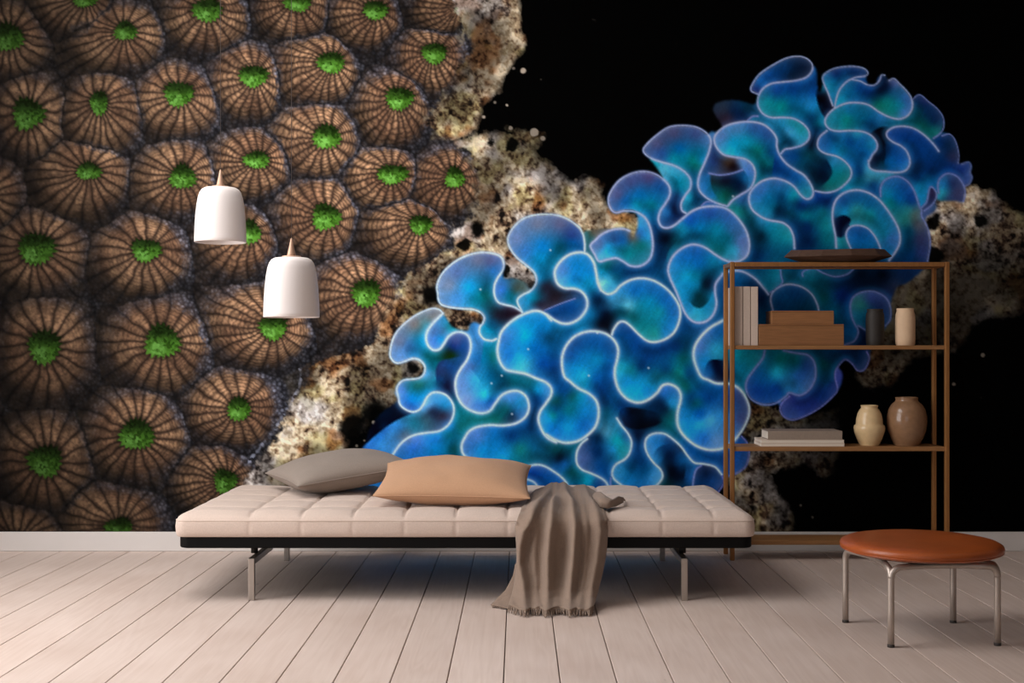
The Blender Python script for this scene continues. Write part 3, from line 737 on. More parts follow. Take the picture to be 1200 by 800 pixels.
# colour samples of the membranes: frame, then x,y,r,g,b
PTS = '''A 430,470,125,130,165 480,400,95,112,165 600,320,112,108,142 680,330,95,95,145 550,480,25,150,215 480,540,72,135,200 600,560,10,140,175 660,480,15,110,150 640,530,10,115,130 700,380,45,110,180 720,650,40,50,75 780,640,35,40,65 690,700,15,100,150 650,745,5,140,185 585,645,60,130,190 740,500,40,110,190 800,545,15,110,140 830,490,80,100,105 790,530,10,110,140
 830,200,112,122,170 950,110,122,118,152 1080,110,100,96,138 1150,180,40,70,140 880,270,55,118,188 980,240,15,125,200 1080,250,5,100,140 960,320,10,140,200 1050,330,10,120,165 1150,230,5,100,170 880,375,72,135,190 980,420,10,125,180 930,545,10,130,170 880,575,30,130,180 1000,480,50,55,85 1050,530,40,45,70 960,585,45,50,80 1100,630,5,72,142 1160,600,5,75,150 1100,380,62,125,195 1170,350,10,130,205 1170,440,15,125,205 800,730,55,125,190 900,750,10,155,220 1000,720,5,125,200 1120,740,5,100,170
B 240,200,108,112,145 330,100,128,112,118 430,50,122,117,128 300,230,62,112,172 370,200,20,150,205 250,280,92,130,188 330,262,40,130,190 400,120,75,140,165 450,140,72,112,170 440,205,62,122,200 500,150,80,130,185 490,190,10,130,200 545,120,30,140,170 580,205,62,80,140 560,230,20,60,140 620,225,5,75,155 540,282,22,64,44 420,285,5,112,132 430,335,10,115,150 340,325,92,142,200 410,400,72,142,192 430,440,30,140,180 360,460,30,125,135 300,470,20,110,140 260,490,62,120,200 320,540,10,132,212 300,580,20,90,180 385,500,15,140,200 500,380,40,70,122 520,460,30,45,95 480,440,20,80,140 540,350,25,80,150
 650,350,75,112,178 610,450,92,128,192 700,300,30,120,195 690,420,55,160,215 740,300,10,130,185 800,285,5,120,132 780,400,5,110,162 740,510,45,175,218 700,560,62,132,205 640,540,112,142,198 780,560,10,90,170 850,450,5,90,132 900,430,5,112,142 690,230,62,130,200 745,240,10,140,190 890,530,52,132,202 960,560,15,130,185 860,600,10,100,120 800,655,10,110,122 900,640,10,60,100 950,620,30,110,180 600,600,12,125,150 620,650,15,130,150 680,660,20,130,148 565,740,10,112,152
 460,535,52,142,206 400,570,92,150,210 520,570,15,130,190 440,615,40,62,102 500,640,46,52,80 400,660,62,102,132 330,680,40,130,170 230,700,50,120,190 180,735,66,132,200 120,770,40,110,190 280,760,92,102,132 340,780,72,122,202 450,770,30,130,215 535,690,15,130,210 540,780,10,120,170
 860,180,42,122,196 900,120,10,140,210 980,170,10,155,220 880,280,22,122,202 970,340,62,176,216 940,300,30,160,220 1060,160,10,110,180 1040,240,5,110,190 1120,180,5,80,130 1080,330,5,85,170 1140,340,5,90,180 1060,395,20,110,180 1100,475,36,132,202 1060,480,10,140,200 1180,480,5,100,180 1150,600,5,90,150 1000,440,10,110,142 1040,540,5,80,150 1010,700,5,70,132 900,740,5,90,160 800,740,10,110,180 700,760,62,120,190 1035,640,5,60,112 1105,650,10,140,212 1150,720,10,120,200 1180,650,5,110,180
C 760,400,42,112,182 830,440,15,140,216 900,400,10,120,190 960,480,20,150,216 1050,430,15,120,135 1000,350,5,70,140 1080,285,5,90,165 1130,400,10,100,150 1000,505,10,120,150 1150,330,10,90,150 560,430,10,130,200 660,430,5,100,122 690,300,15,130,148 640,350,10,130,160 420,420,42,112,202 1120,590,5,72,162 240,400,62,132,202 160,430,50,112,192 260,320,30,84,155 250,255,5,26,62 200,290,4,20,50
D 40,230,5,140,152 130,200,5,120,150 60,150,5,100,122 230,200,10,130,200 120,300,15,150,216 220,290,10,112,196 60,330,15,120,200 265,130,10,120,190 200,130,5,140,190 120,90,5,90,160 330,60,5,85,160 330,150,5,70,132 350,220,10,100,142 380,120,5,100,165 60,430,5,90,112 160,420,5,100,132 350,330,72,142,182 300,370,5,60,112 420,380,10,150,172 440,440,15,140,162 390,440,30,130,190 470,350,10,90,150 230,480,62,92,152 250,540,42,92,152 300,450,5,60,120 330,540,5,90,170 240,620,10,150,190 150,560,5,100,122 80,480,5,40,70 60,540,10,90,160 50,620,5,90,170 110,520,20,110,190 170,640,5,110,160 300,640,10,80,150
 500,80,10,150,220 560,50,15,145,206 470,30,15,140,212 600,90,10,130,200 700,15,10,125,162 820,60,5,120,132 700,95,30,110,190 740,160,20,130,190 690,190,5,50,92 600,195,5,60,112 500,220,5,30,66 560,270,3,20,46 640,270,5,30,62 720,270,5,110,132 740,230,10,100,122 450,190,5,70,140 530,340,5,40,86 540,430,10,80,150 500,540,5,90,150 440,560,30,130,190 480,620,10,120,190 560,650,15,110,180 630,590,52,132,192 580,560,5,90,150 560,500,5,80,150 620,430,42,122,192 650,380,20,110,180 640,490,30,120,186 720,470,5,40,86 740,560,3,25,60 780,600,3,30,66 720,400,5,70,132 800,500,10,90,160 690,650,10,70,82 780,640,10,60,100 840,600,15,80,150
 850,130,5,95,166 950,130,5,80,160 900,220,5,100,190 960,260,72,152,212 1020,230,50,132,202 900,290,40,152,220 830,250,15,130,200 830,310,15,140,216 920,370,30,112,202 1000,380,92,132,192 1130,130,50,72,132 1140,250,72,82,142 1070,150,30,80,150 1000,100,5,90,170 850,430,10,90,170 960,470,10,80,160 1070,450,30,90,170 1150,450,30,80,160 1100,520,25,80,160 900,470,5,85,160 940,570,5,40,92 900,640,10,60,120 980,620,20,70,140 1010,660,42,72,132
E 90,40,62,142,202 170,50,20,150,216 250,60,10,160,206 50,140,46,42,62 100,215,5,70,140 180,190,10,90,160 120,250,5,80,150 200,310,10,120,180 100,335,10,110,170 262,240,10,120,186 300,160,5,60,112 350,250,5,30,66 330,300,5,25,56 330,60,115,185,218 362,85,52,152,202 420,20,10,110,150 400,160,62,152,206 480,190,85,165,198 520,100,10,112,190 620,90,15,110,186 700,150,10,110,190 600,170,10,140,190 560,200,15,130,162 660,230,15,140,172 740,220,15,110,186 740,300,15,120,190 640,350,20,140,152 580,300,10,130,152 500,260,10,120,142 440,230,5,90,122 700,350,15,120,186
 460,350,5,80,150 440,420,5,90,160 520,430,5,85,166 600,480,5,75,150 560,540,5,70,132 680,440,5,75,150 760,430,5,70,140 800,310,5,85,156 820,400,5,80,132 800,500,5,110,132 780,580,10,130,142 700,560,5,85,142 650,600,10,110,150 500,570,10,120,152 440,560,20,150,190 460,640,10,140,200 540,690,10,150,220 600,640,15,130,182 720,700,20,110,180 740,760,30,130,190 660,760,5,60,112 850,650,5,110,160 840,580,5,90,150 920,700,5,90,166 880,760,5,100,132
 180,420,10,85,160 280,400,5,90,166 360,430,5,85,160 220,500,10,120,190 300,510,10,130,190 140,480,10,90,170 220,600,30,160,210 180,570,10,140,206 300,620,5,100,180 360,560,5,100,180 320,680,5,80,160 370,720,5,75,150 220,645,10,140,190 50,420,5,100,170 50,550,5,70,140 150,720,10,110,132 100,760,5,100,150 230,760,10,130,190
 760,20,15,130,190 830,60,10,140,200 800,130,15,140,200 880,20,5,120,160 900,140,5,70,92 930,60,5,50,82 880,240,36,152,192 950,210,15,130,180 830,200,20,130,190 970,130,10,120,170 1020,90,5,80,140 940,350,52,112,182 1000,340,20,100,170 900,430,62,112,182 1000,450,42,142,182 930,520,15,120,186 960,580,10,90,160 1000,530,5,35,76 1030,600,5,35,76 1000,570,3,30,72
F 430,60,15,150,180 550,30,10,140,170 660,40,5,130,142 670,110,5,100,140 480,100,80,160,200 560,110,42,152,192 600,170,5,140,176 560,180,5,120,160 630,250,20,150,190 680,280,5,70,120 560,260,20,70,132 550,330,10,40,92 540,380,10,60,120 510,340,25,112,182 690,220,10,70,120 220,240,82,87,142 300,160,72,82,142 400,140,76,76,132 270,280,20,110,190 350,240,10,110,180 330,300,10,150,196 420,300,5,130,166 470,200,15,90,160 450,260,10,110,170 440,360,5,100,160 400,360,10,120,180 350,400,42,142,202 280,350,92,152,206 390,480,30,130,190 350,470,42,112,182 440,440,5,70,132 500,500,3,30,66 460,560,5,60,112 500,460,5,50,96
 310,480,112,96,90 360,540,10,110,122 370,600,20,120,150 200,500,42,92,152 110,530,80,110,162 170,560,30,160,216 250,500,20,100,170 280,580,10,130,152 140,610,62,162,206 250,590,15,130,160 50,490,42,100,112 80,465,112,100,100 200,680,5,85,132 160,650,5,110,132 300,690,5,75,136 420,680,5,85,150 125,700,15,140,190 170,750,62,162,206 60,680,10,130,202 30,640,10,130,200 50,760,15,140,212 240,720,5,90,150 450,720,5,90,150
 640,390,10,90,182 760,350,30,90,172 860,370,42,102,172 700,440,5,120,180 600,440,15,130,176 800,440,10,130,172 900,440,52,112,172 940,520,82,112,172 860,500,10,110,142 820,560,5,110,132 900,570,42,152,192 760,510,5,120,152 950,580,92,122,176 690,480,5,100,150 560,520,5,90,122 540,560,10,100,142 640,500,5,100,150 600,600,10,110,190 680,580,10,100,180 560,680,20,130,196 620,720,15,150,200 700,640,5,110,186 780,630,10,130,180 740,700,5,90,132 760,760,5,50,92 690,760,10,130,180 580,760,20,140,200
 770,200,10,90,112 790,160,30,60,82 850,150,20,30,62 930,180,5,40,82 850,240,10,90,92 820,260,10,110,122 980,150,20,110,170 720,200,30,120,186 780,40,42,72,132 870,50,82,66,66 900,80,20,20,36 960,50,72,122,182 990,100,52,112,182 1080,60,5,120,142 1060,120,5,110,142 1150,100,5,80,160 950,290,42,82,152 930,330,20,120,132 1000,420,5,80,112 1060,480,5,60,92 1040,600,5,70,132 1100,440,10,130,170 1150,480,10,130,160 1060,400,30,130,180 1060,220,52,112,182 1150,170,42,102,172 1100,260,10,120,176 1040,280,42,122,186 1130,310,5,110,152 1180,340,5,80,132 1100,340,20,130,176
G 150,340,82,82,128 250,280,76,76,122 380,280,62,82,142 440,320,62,112,172 180,400,42,92,162 280,370,5,100,166 300,430,5,140,180 400,400,5,110,152 380,480,5,120,132 420,430,15,130,186 370,560,5,100,150 430,600,20,112,182 470,640,15,110,172 530,300,82,122,182 620,250,72,122,176 720,250,42,102,172 800,290,30,92,162 600,340,15,150,196 580,380,30,160,206 680,330,15,150,190 740,380,10,130,142 800,430,10,120,152 700,410,10,130,152 780,500,5,80,122 830,400,10,90,162 650,450,92,142,196 690,490,72,122,182 860,460,5,80,162 900,520,5,80,156 960,540,10,90,166 1010,580,20,112,166 1030,620,20,130,166
 740,640,30,112,182 840,590,20,110,172 900,620,15,110,172 960,640,10,140,172 800,680,10,110,162 740,700,15,130,176 880,660,5,80,132 860,730,3,50,86 650,700,10,110,132 620,740,20,130,142 540,130,48,56,82 600,150,20,50,96 680,130,10,72,112 560,190,62,52,82 640,180,15,50,102
H 300,250,10,80,162 260,290,15,100,182 400,200,5,60,122 500,190,5,35,76 450,240,3,40,82 240,330,20,60,132 350,330,10,80,162 450,320,5,75,156 560,270,10,80,162 570,330,10,90,176 300,400,10,140,162 380,420,5,140,156 450,400,5,110,166 540,410,30,130,196 590,440,20,130,190 500,460,5,120,172 560,500,5,90,150 600,520,5,130,166 350,510,30,140,190 430,570,62,152,206 480,600,42,152,192 500,560,10,140,162 450,520,10,140,166 500,620,30,140,182 400,620,5,90,132 430,645,5,70,112 350,580,10,110,162 560,640,3,30,66 540,700,10,90,122 500,750,5,80,122 450,720,5,80,152 590,560,5,70,122 620,380,3,25,52 640,440,3,35,72
 700,230,10,60,132 800,215,10,60,126 680,290,10,120,176 650,310,20,140,186 740,260,10,90,152 680,370,15,120,172 760,330,5,110,166 850,310,5,75,152 800,370,10,110,172 900,330,5,70,152 730,390,15,140,182 960,320,5,40,86 1000,300,6,44,90 1050,330,30,100,152 1040,290,72,92,152 1000,400,15,130,142 950,420,10,120,122 1080,420,15,130,162 1110,390,42,102,172 1100,450,62,122,192 1030,450,10,130,142 700,500,15,130,162 780,440,10,120,172 760,500,10,140,152 860,480,5,110,156 900,530,5,90,152 960,500,30,120,182 1040,520,10,110,152
I 830,250,10,60,112 880,300,5,50,102 780,260,5,90,122 800,340,5,100,112 880,370,10,110,122 820,190,20,50,112 650,390,10,75,162 740,400,5,70,152 820,440,5,70,152 720,460,5,80,162 780,510,5,75,162 640,480,10,80,162 680,530,10,90,182 620,550,5,100,176 560,565,5,80,122 540,540,3,40,82 560,430,3,30,66 540,380,3,30,62 580,490,5,50,102 700,570,20,110,190 500,640,62,152,192 480,600,62,162,206 560,640,52,142,182 420,560,10,110,182 440,600,5,85,162 380,430,5,90,162 450,420,10,100,172 500,440,10,120,176 460,500,5,100,176 430,385,20,140,182 330,400,20,120,182 270,400,10,90,152 240,440,20,100,172 290,470,10,120,182 330,490,10,130,182 380,520,10,120,190
 300,540,30,130,182 330,580,10,130,166 340,640,10,130,142 290,620,5,120,142 220,620,3,40,76 180,640,3,50,86 240,570,5,60,102 270,690,5,110,122 365,695,10,140,182 430,660,10,110,152 520,690,10,90,162 900,440,5,60,132 960,450,10,50,102 980,520,42,52,102 900,530,5,60,132 850,600,5,60,132 780,640,5,70,142 760,580,10,60,122 950,590,10,70,162 1040,590,30,60,142 1070,620,62,82,152 840,650,10,110,182 790,690,15,130,190
J 930,180,20,112,182 920,230,42,152,186 980,170,42,62,122 1010,230,72,72,122 960,260,62,82,132 862,240,42,52,102 820,250,20,130,190 840,340,72,92,142 620,180,20,110,182 700,190,10,90,172 600,230,10,130,182 660,260,5,110,182 740,270,10,80,162 620,290,5,130,152 720,330,42,132,152 760,360,95,115,122 700,390,42,132,142 780,420,92,92,112 790,500,62,66,112 720,460,10,90,132 700,540,5,80,132 800,580,52,66,126 720,600,5,70,132 340,280,10,90,162 420,250,10,100,162 500,280,10,110,172 340,340,20,130,182 420,330,42,142,162 500,360,20,140,162 560,400,20,130,172 580,470,20,130,172 620,500,52,112,182 340,400,3,35,76 330,460,3,40,82 320,520,20,130,152 560,350,20,120,172 600,570,20,110,172
 420,460,10,90,162 470,480,5,100,172 400,500,10,110,182 500,530,10,110,176 240,280,5,60,132 180,260,5,70,152 100,300,5,70,152 120,360,5,120,152 220,340,10,120,152 180,400,5,100,132 240,420,15,130,152 250,500,5,110,132 130,430,5,60,122 140,520,3,50,102 60,420,5,80,142 20,480,10,140,162 80,560,5,60,112 30,350,5,90,132 40,250,10,140,182
K 470,140,5,90,132 240,170,5,90,152 300,210,5,60,112 400,150,10,120,152 330,250,3,50,102 440,150,10,90,122 600,190,5,90,122 540,170,10,110,142 480,230,5,80,142 440,270,5,90,152 540,280,5,80,122 410,290,5,80,142 600,250,5,100,122 640,300,5,100,142 680,240,10,60,152 660,350,10,90,132 700,310,10,90,152 700,400,15,90,152 760,150,3,30,62 850,150,3,25,56 950,150,20,50,102 800,250,52,72,142 760,280,42,122,132 840,280,42,62,122 750,330,20,110,152 880,225,42,62,122 905,205,52,62,102
 240,490,10,130,152 300,500,15,130,152 250,560,10,130,172 340,590,10,100,172 320,650,10,70,162 400,640,10,75,166 400,570,30,162,202 440,620,42,132,202 500,580,42,102,182 530,540,30,80,152 480,520,5,100,122 420,510,5,110,122 540,620,62,102,172 600,530,5,90,112 620,600,10,80,132 580,660,20,60,142 500,710,42,62,152 560,700,36,56,142 640,620,30,60,142 620,500,10,70,120 740,510,10,50,102 770,530,30,60,112 670,590,52,72,162 470,735,52,72,152 700,460,8,50,110 780,420,8,40,90'''

RX0, RY0, RX1, RY1 = 408, 58, 1148, 612
rw, rh = RX1 - RX0, RY1 - RY0
sub = (slice(RY0 - MV0, RY1 - MV0), slice(RX0 - MU0, RX1 - MU0))
RXX, RYY = XX[sub], YY[sub]
solid = poly_mask([tuple(p) for p in np.vstack([spline(OUTLINE, 1.5)])], RXX, RYY)
rim_d = np.full((rh, rw), 99.0, np.float32)       # distance to the rim in units of its half width
rim_px = np.full((rh, rw), 99.0, np.float32)
rim_c = np.zeros((rh, rw, 3), np.float32)
near_d = np.full((rh, rw), 99.0, np.float32); near_s = np.zeros((rh, rw), np.float32); near_in = np.zeros((rh, rw), np.float32)
soff = 0.0
for wdt, key, tr in RIMS:
    wdt *= {'w': 1.0, 'l': 1.22, 'd': 1.2, 'v': 1.15}[key]
    cv = spline(path(tr), 0.8)
    n_c = len(cv); w_c = 14
    ia = np.clip(np.arange(n_c) - w_c, 0, n_c - 1); ib = np.clip(np.arange(n_c) + w_c, 0, n_c - 1)
    t1_ = cv - cv[ia]; t2_ = cv[ib] - cv; tg = cv[ib] - cv[ia]
    tg /= np.maximum(np.hypot(tg[:, 0], tg[:, 1]), 1e-6)[:, None]
    kap = (t1_[:, 0] * t2_[:, 1] - t1_[:, 1] * t2_[:, 0]) / np.maximum(np.hypot(*t1_.T) * np.hypot(*t2_.T), 1e-6)
    soff += 500.0
    for q_i in range(n_c):
        px, py = cv[q_i]
        ix, iy = int(px - RX0), int(py - RY0)
        a0, a1, b0, b1 = max(0, iy - 24), min(rh, iy + 25), max(0, ix - 24), min(rw, ix + 25)
        if a1 <= a0 or b1 <= b0: continue
        q = (slice(a0, a1), slice(b0, b1))
        ex = RXX[q] - px; ey = RYY[q] - py
        d = np.sqrt(ex * ex + ey * ey)
        m = d < near_d[q]
        near_d[q] = np.where(m, d, near_d[q])
        near_s[q] = np.where(m, soff + q_i * 0.8, near_s[q])
        sd = np.sign(tg[q_i, 0] * ey - tg[q_i, 1] * ex) * np.clip(kap[q_i] * 2.2, -1, 1)
        near_in[q] = np.where(m, sd, near_in[q])
    for px, py in cv:
        ix, iy = int(px - RX0), int(py - RY0)
        a0, a1, b0, b1 = max(0, iy - 9), min(rh, iy + 10), max(0, ix - 9), min(rw, ix + 10)
        if a1 <= a0 or b1 <= b0: continue
        q = (slice(a0, a1), slice(b0, b1))
        d = np.hypot(RXX[q] - px, RYY[q] - py)
        dn = d / (wdt * 0.5)
        m = dn < rim_d[q]
        rim_d[q] = np.where(m, dn, rim_d[q])
        rim_c[q] = np.where(m[..., None], TINT[key], rim_c[q])
        rim_px[q] = np.minimum(rim_px[q], d)
fold_px = np.full((rh, rw), 99.0, np.float32)
for tr in FOLDS:
    for px, py in spline(path(tr), 0.6):
        ix, iy = int(px - RX0), int(py - RY0)
        q = (slice(max(0, iy - 3), iy + 4), slice(max(0, ix - 3), ix + 4))
        fold_px[q] = np.minimum(fold_px[q], np.hypot(RXX[q] - px, RYY[q] - py))
barrier = (rim_px < 1.1) | (fold_px < 0.85)
num = np.zeros((rh, rw, 3), np.float32); den = np.zeros((rh, rw), np.float32)
fr = None
for w_ in PTS.split():
    if w_ in CR: fr = CR[w_]; continue
    v_ = [float(q) for q in w_.split(',')]
    px, py = fr[0] + v_[0] / fr[2], fr[1] + v_[1] / fr[2]
    ix, iy = int(px - RX0), int(py - RY0)
    a0, a1, b0, b1 = max(0, iy - 8), min(rh, iy + 9), max(0, ix - 8), min(rw, ix + 9)
    if a1 <= a0 or b1 <= b0: continue
    q = (slice(a0, a1), slice(b0, b1))
    g = np.exp(-((RXX[q] - px) ** 2 + (RYY[q] - py) ** 2) / (2 * 2.6 ** 2)) * 0.55
    g = np.where(g < 0.01, 0, g).astype(np.float32)
    num[q] += g[..., None] * C(*v_[2:]); den[q] += g


def down(a):
    h2, w2 = a.shape[0] // 2 * 2, a.shape[1] // 2 * 2
    b = a[:h2, :w2]
    return (b[0::2, 0::2] + b[1::2, 0::2] + b[0::2, 1::2] + b[1::2, 1::2])


def relax(col, num, den, free, n):
    f = free.astype(np.float32)
    cxr = f[:, :-1] * f[:, 1:]; cyd = f[:-1] * f[1:]
    wsum = den + 1e-6
    wsum = wsum.copy()
    wsum[:, :-1] += cxr; wsum[:, 1:] += cxr; wsum[:-1] += cyd; wsum[1:] += cyd
    inv = (1.0 / wsum)[..., None]
    cxr = cxr[..., None]; cyd = cyd[..., None]
    for _ in range(n):
        s_ = num.copy()
        s_[:, :-1] += cxr * col[:, 1:]; s_[:, 1:] += cxr * col[:, :-1]
        s_[:-1] += cyd * col[1:]; s_[1:] += cyd * col[:-1]
        col = np.where(free[..., None], s_ * inv, col)
    return col


levels = [(num, den, solid & ~barrier)]
for k in range(4):
    n_, d_, f_ = levels[-1]
    levels.append((down(n_), down(d_), down(f_.astype(np.float32)) >= (2.5 if k < 2 else 2)))
mean = num.sum(axis=(0, 1)) / den.sum()
colr = np.ones(levels[-1][0].shape, np.float32) * mean
for k in range(4, -1, -1):
    n_, d_, f_ = levels[k]
    if k < 4:
        up = np.repeat(np.repeat(colr, 2, axis=0), 2, axis=1)
        full = np.ones(n_.shape, np.float32) * mean
        full[:up.shape[0], :up.shape[1]] = up
        colr = full
    colr = relax(colr, n_, d_, f_, 160 if k else 60)
fsel = levels[0][2]
colr = relax(colr, num * 0, den * 0, fsel, 10)
# carry the colours under the rims
wgt = fsel.astype(np.float32)
acc = colr * wgt[..., None]
for r in (1, 2, 3):
    bw = box_blur(wgt, r); bc = box_blur(acc, r)
    fill = bc / np.maximum(bw, 1e-4)[..., None]
    need = (~fsel) & (bw > 1e-3) & (wgt == 0)
    colr = np.where(need[..., None], fill, colr)
# faint fibres and print grain
fib = vnoise(RXX * 0.9 + RYY * 0.5, RYY * 0.12 - RXX * 0.2, 2.2, 611) - 0.5
cloud = fbm(RXX, RYY, 16, 612, 3) - 0.5
grn_ = vnoise(RXX, RYY, 1.3, 613) - 0.5
colr = colr * (1 + 0.05 * fib + 0.06 * cloud + 0.06 * grn_)[..., None]
# contrast: the membranes darken quickly away from the lip
sm_w = np.maximum(blur(fsel.astype(np.float32), 14), 0.05)[..., None]
sm_c = blur(colr * fsel[..., None], 14) / sm_w
colr = np.clip(colr + 0.55 * (colr - sm_c), 1, 255)
lum = np.maximum(colr @ C(0.25, 0.5, 0.25), 4.0)
colr = colr * (np.clip(lum / 92.0, 0.2, 2.2) ** 0.22)[..., None]
nin = blur(near_in, 3)
stri = (vnoise(near_s, near_d * 0.10, 2.4, 651) - 0.5) + 0.6 * (vnoise(near_s, near_d * 0.05, 6.0, 652) - 0.5)
fade = np.exp(-near_d / 16.0)
colr = colr * (1 + 0.10 * stri * fade)[..., None]
inner = np.clip(nin, 0, 1); outer = np.clip(-nin, 0, 1)
# outside of a fold: a lit strip of the outer wall, then the hollow beneath it
colr = colr * (1 - 0.22 * outer * np.exp(-((near_d - 11.0) / 6.5) ** 2))[..., None]
colr = mix(colr, C(40, 140, 205) + 0 * colr, 0.26 * outer * np.exp(-((near_d - 3.0) / 3.0) ** 2))
colr = np.clip(colr * C(0.70, 0.90, 0.92), 0, 255)
# inside of a lobe: frosted lip that clears towards the deep centre
frost = np.interp(RXX, [408, 620, 760, 1150], [0.62, 0.56, 0.40, 0.34]).astype(np.float32)
colr = mix(colr, C(108, 132, 186) + 0 * colr, frost * (0.12 + 0.88 * inner) * np.exp(-near_d / 7.0))
halo = np.exp(-np.maximum(rim_px - 1.5, 0) / 2.4)
colr = mix(colr, rim_c * 0.55 + colr * 0.5, 0.36 * halo)
along = fbm(RXX, RYY, 30, 640, 2)
ra = np.exp(-(rim_d * (1.02 + 0.25 * (along - 0.5))) ** 2 * 1.15) * (0.84 + 0.28 * along)
ra = np.clip(ra, 0, 0.97)
core = sstep(0.9, 0.0, rim_d)
colr = mix(colr, rim_c * (0.90 + 0.14 * core)[..., None] * (1 + 0.06 * (grn_ * 2))[..., None], ra)
for sx, sy in [(619, 409), (588, 440), (690, 440), (741, 260), (563, 339), (645, 293), (576, 449), (859, 230), (600, 485), (700, 390), (760, 431), (750, 590)]:
    d = np.hypot(RXX - sx, RYY - sy)
    colr = mix(colr, C(200, 220, 235), sstep(2.2, 0.3, d) * 0.7)
alpha = np.maximum(blur(solid.astype(np.float32), 1), ra)
IMG[sub] = mix(IMG[sub], np.clip(colr, 0, 255), np.clip(alpha, 0, 1))
IMG = np.clip(IMG, 0, 255) / 255.0
LIN = np.where(IMG <= 0.04045, IMG / 12.92, ((IMG + 0.055) / 1.055) ** 2.4).astype(np.float32)
PRINT_GAIN = 1.45


def build_mural():
    Yw = YB - 0.002
    us = np.concatenate([np.arange(MU0 + 1, -8, 4.0), np.arange(-8, 1209, 1.0), np.arange(1212, MU0 + MW - 2, 6.0)])
    vs = np.concatenate([np.arange(MV0 + 4, -6, 5.0), np.arange(-6, 592, 1.0), np.arange(592, 625, 1.5)])
    us = us[(us >= (XL * F / Yw + U0)) & (us <= (XR * F / Yw + U0))]
    gu, gv = np.meshgrid(us, vs)
    n, m = len(us), len(vs)
    co = np.empty((m, n, 3), np.float32)
    co[..., 0] = (gu - U0) * Yw / F
    co[..., 1] = Yw
    co[..., 2] = H - (gv - V0) * Yw / F
    x = gu - MU0; y = gv - MV0
    xi = np.clip(x.astype(int), 0, MW - 2); yi = np.clip(y.astype(int), 0, MH - 2)
    fx = (x - xi)[..., None]; fy = (y - yi)[..., None]
    c = (LIN[yi, xi] * (1 - fx) + LIN[yi, xi + 1] * fx) * (1 - fy) + (LIN[yi + 1, xi] * (1 - fx) + LIN[yi + 1, xi + 1] * fx) * fy
    me = bpy.data.meshes.new('wall_mural')
    me.vertices.add(n * m)
    me.vertices.foreach_set('co', co.ravel())
    idx = np.arange(n * m).reshape(m, n)
    quads = np.stack([idx[:-1, :-1], idx[1:, :-1], idx[1:, 1:], idx[:-1, 1:]], axis=-1).reshape(-1, 4)
    nq = len(quads)
    me.loops.add(nq * 4)
    me.loops.foreach_set('vertex_index', quads.ravel().astype(np.int32))
    me.polygons.add(nq)
    me.polygons.foreach_set('loop_start', np.arange(0, nq * 4, 4, dtype=np.int32))
    me.update(calc_edges=True)
    at_ = me.color_attributes.new('print', 'FLOAT_COLOR', 'POINT')
    rgba = np.ones((n * m, 4), np.float32)
    rgba[:, :3] = np.clip(c.reshape(-1, 3) * PRINT_GAIN, 0, 0.95)
    at_.data.foreach_set('color', rgba.ravel())
    mt = bpy.data.materials.new('matt_printed_wallpaper')
    mt.use_nodes = True
    nt = mt.node_tree
    b = nt.nodes['Principled BSDF']
    b.inputs['Roughness'].default_value = 0.9
    b.inputs['Specular IOR Level'].default_value = 0.04
    an = nt.nodes.new('ShaderNodeAttribute'); an.attribute_name = 'print'
    tc = nt.nodes.new('ShaderNodeTexCoord')
    nz = nt.nodes.new('ShaderNodeTexNoise'); nz.inputs['Scale'].default_value = 420.0; nz.inputs['Detail'].default_value = 2.0
    nt.links.new(tc.outputs['Object'], nz.inputs['Vector'])
    mr = nt.nodes.new('ShaderNodeMapRange'); mr.inputs['To Min'].default_value = 0.86; mr.inputs['To Max'].default_value = 1.14
    nt.links.new(nz.outputs['Fac'], mr.inputs['Value'])
    sc = nt.nodes.new('ShaderNodeVectorMath'); sc.operation = 'SCALE'
    nt.links.new(an.outputs['Color'], sc.inputs[0]); nt.links.new(mr.outputs[0], sc.inputs['Scale'])
    nt.links.new(sc.outputs[0], b.inputs['Base Color'])
    o = obj('wall_mural', me, mt)
    tag(o, 'wall-sized photo mural of blue ruffled coral, brown polyps with green mouths and black water', 'wall mural')
    return o

# ================================================================ the room
def part(name, me, mat, root, label=None):
    o = obj(name, me, mat, root)
    o.location = tuple(-c for c in root.location)
    if label: o['label'] = label
    return o


def struct(name, me, mat, parent=None):
    o = obj(name, me, mat, parent)
    if parent is None: o['kind'] = 'structure'
    return o


WT = 0.12
floor = struct('floor', box_mesh('floor', XL - WT, XR + WT, YF - WT, YB + WT, -0.12, -0.0185), M['subfloor'])
PW, PG = 0.1413, 0.0028
bm = bmesh.new()
box_bm(bm, -(PW - PG) / 2, (PW - PG) / 2, YF, YB - 0.014, -0.018, 0.0)
tops = [e for e in bm.edges if all(abs(v.co.z) < 1e-6 for v in e.verts) and abs(e.verts[0].co.x - e.verts[1].co.x) < 1e-6]
bmesh.ops.bevel(bm, geom=tops, offset=0.0016, segments=2, profile=0.5, affect='EDGES')
plank_me = bm_mesh('plank', bm)
plank_me.materials.append(M['plank'])
x0 = -0.038 + PW / 2
k0, k1 = int(math.ceil((XL + PW / 2 - x0) / PW)), int(math.floor((XR - PW / 2 - x0) / PW))
for k in range(k0, k1 + 1):
    obj('plank', plank_me, None, floor, loc=(x0 + k * PW, 0, 0))

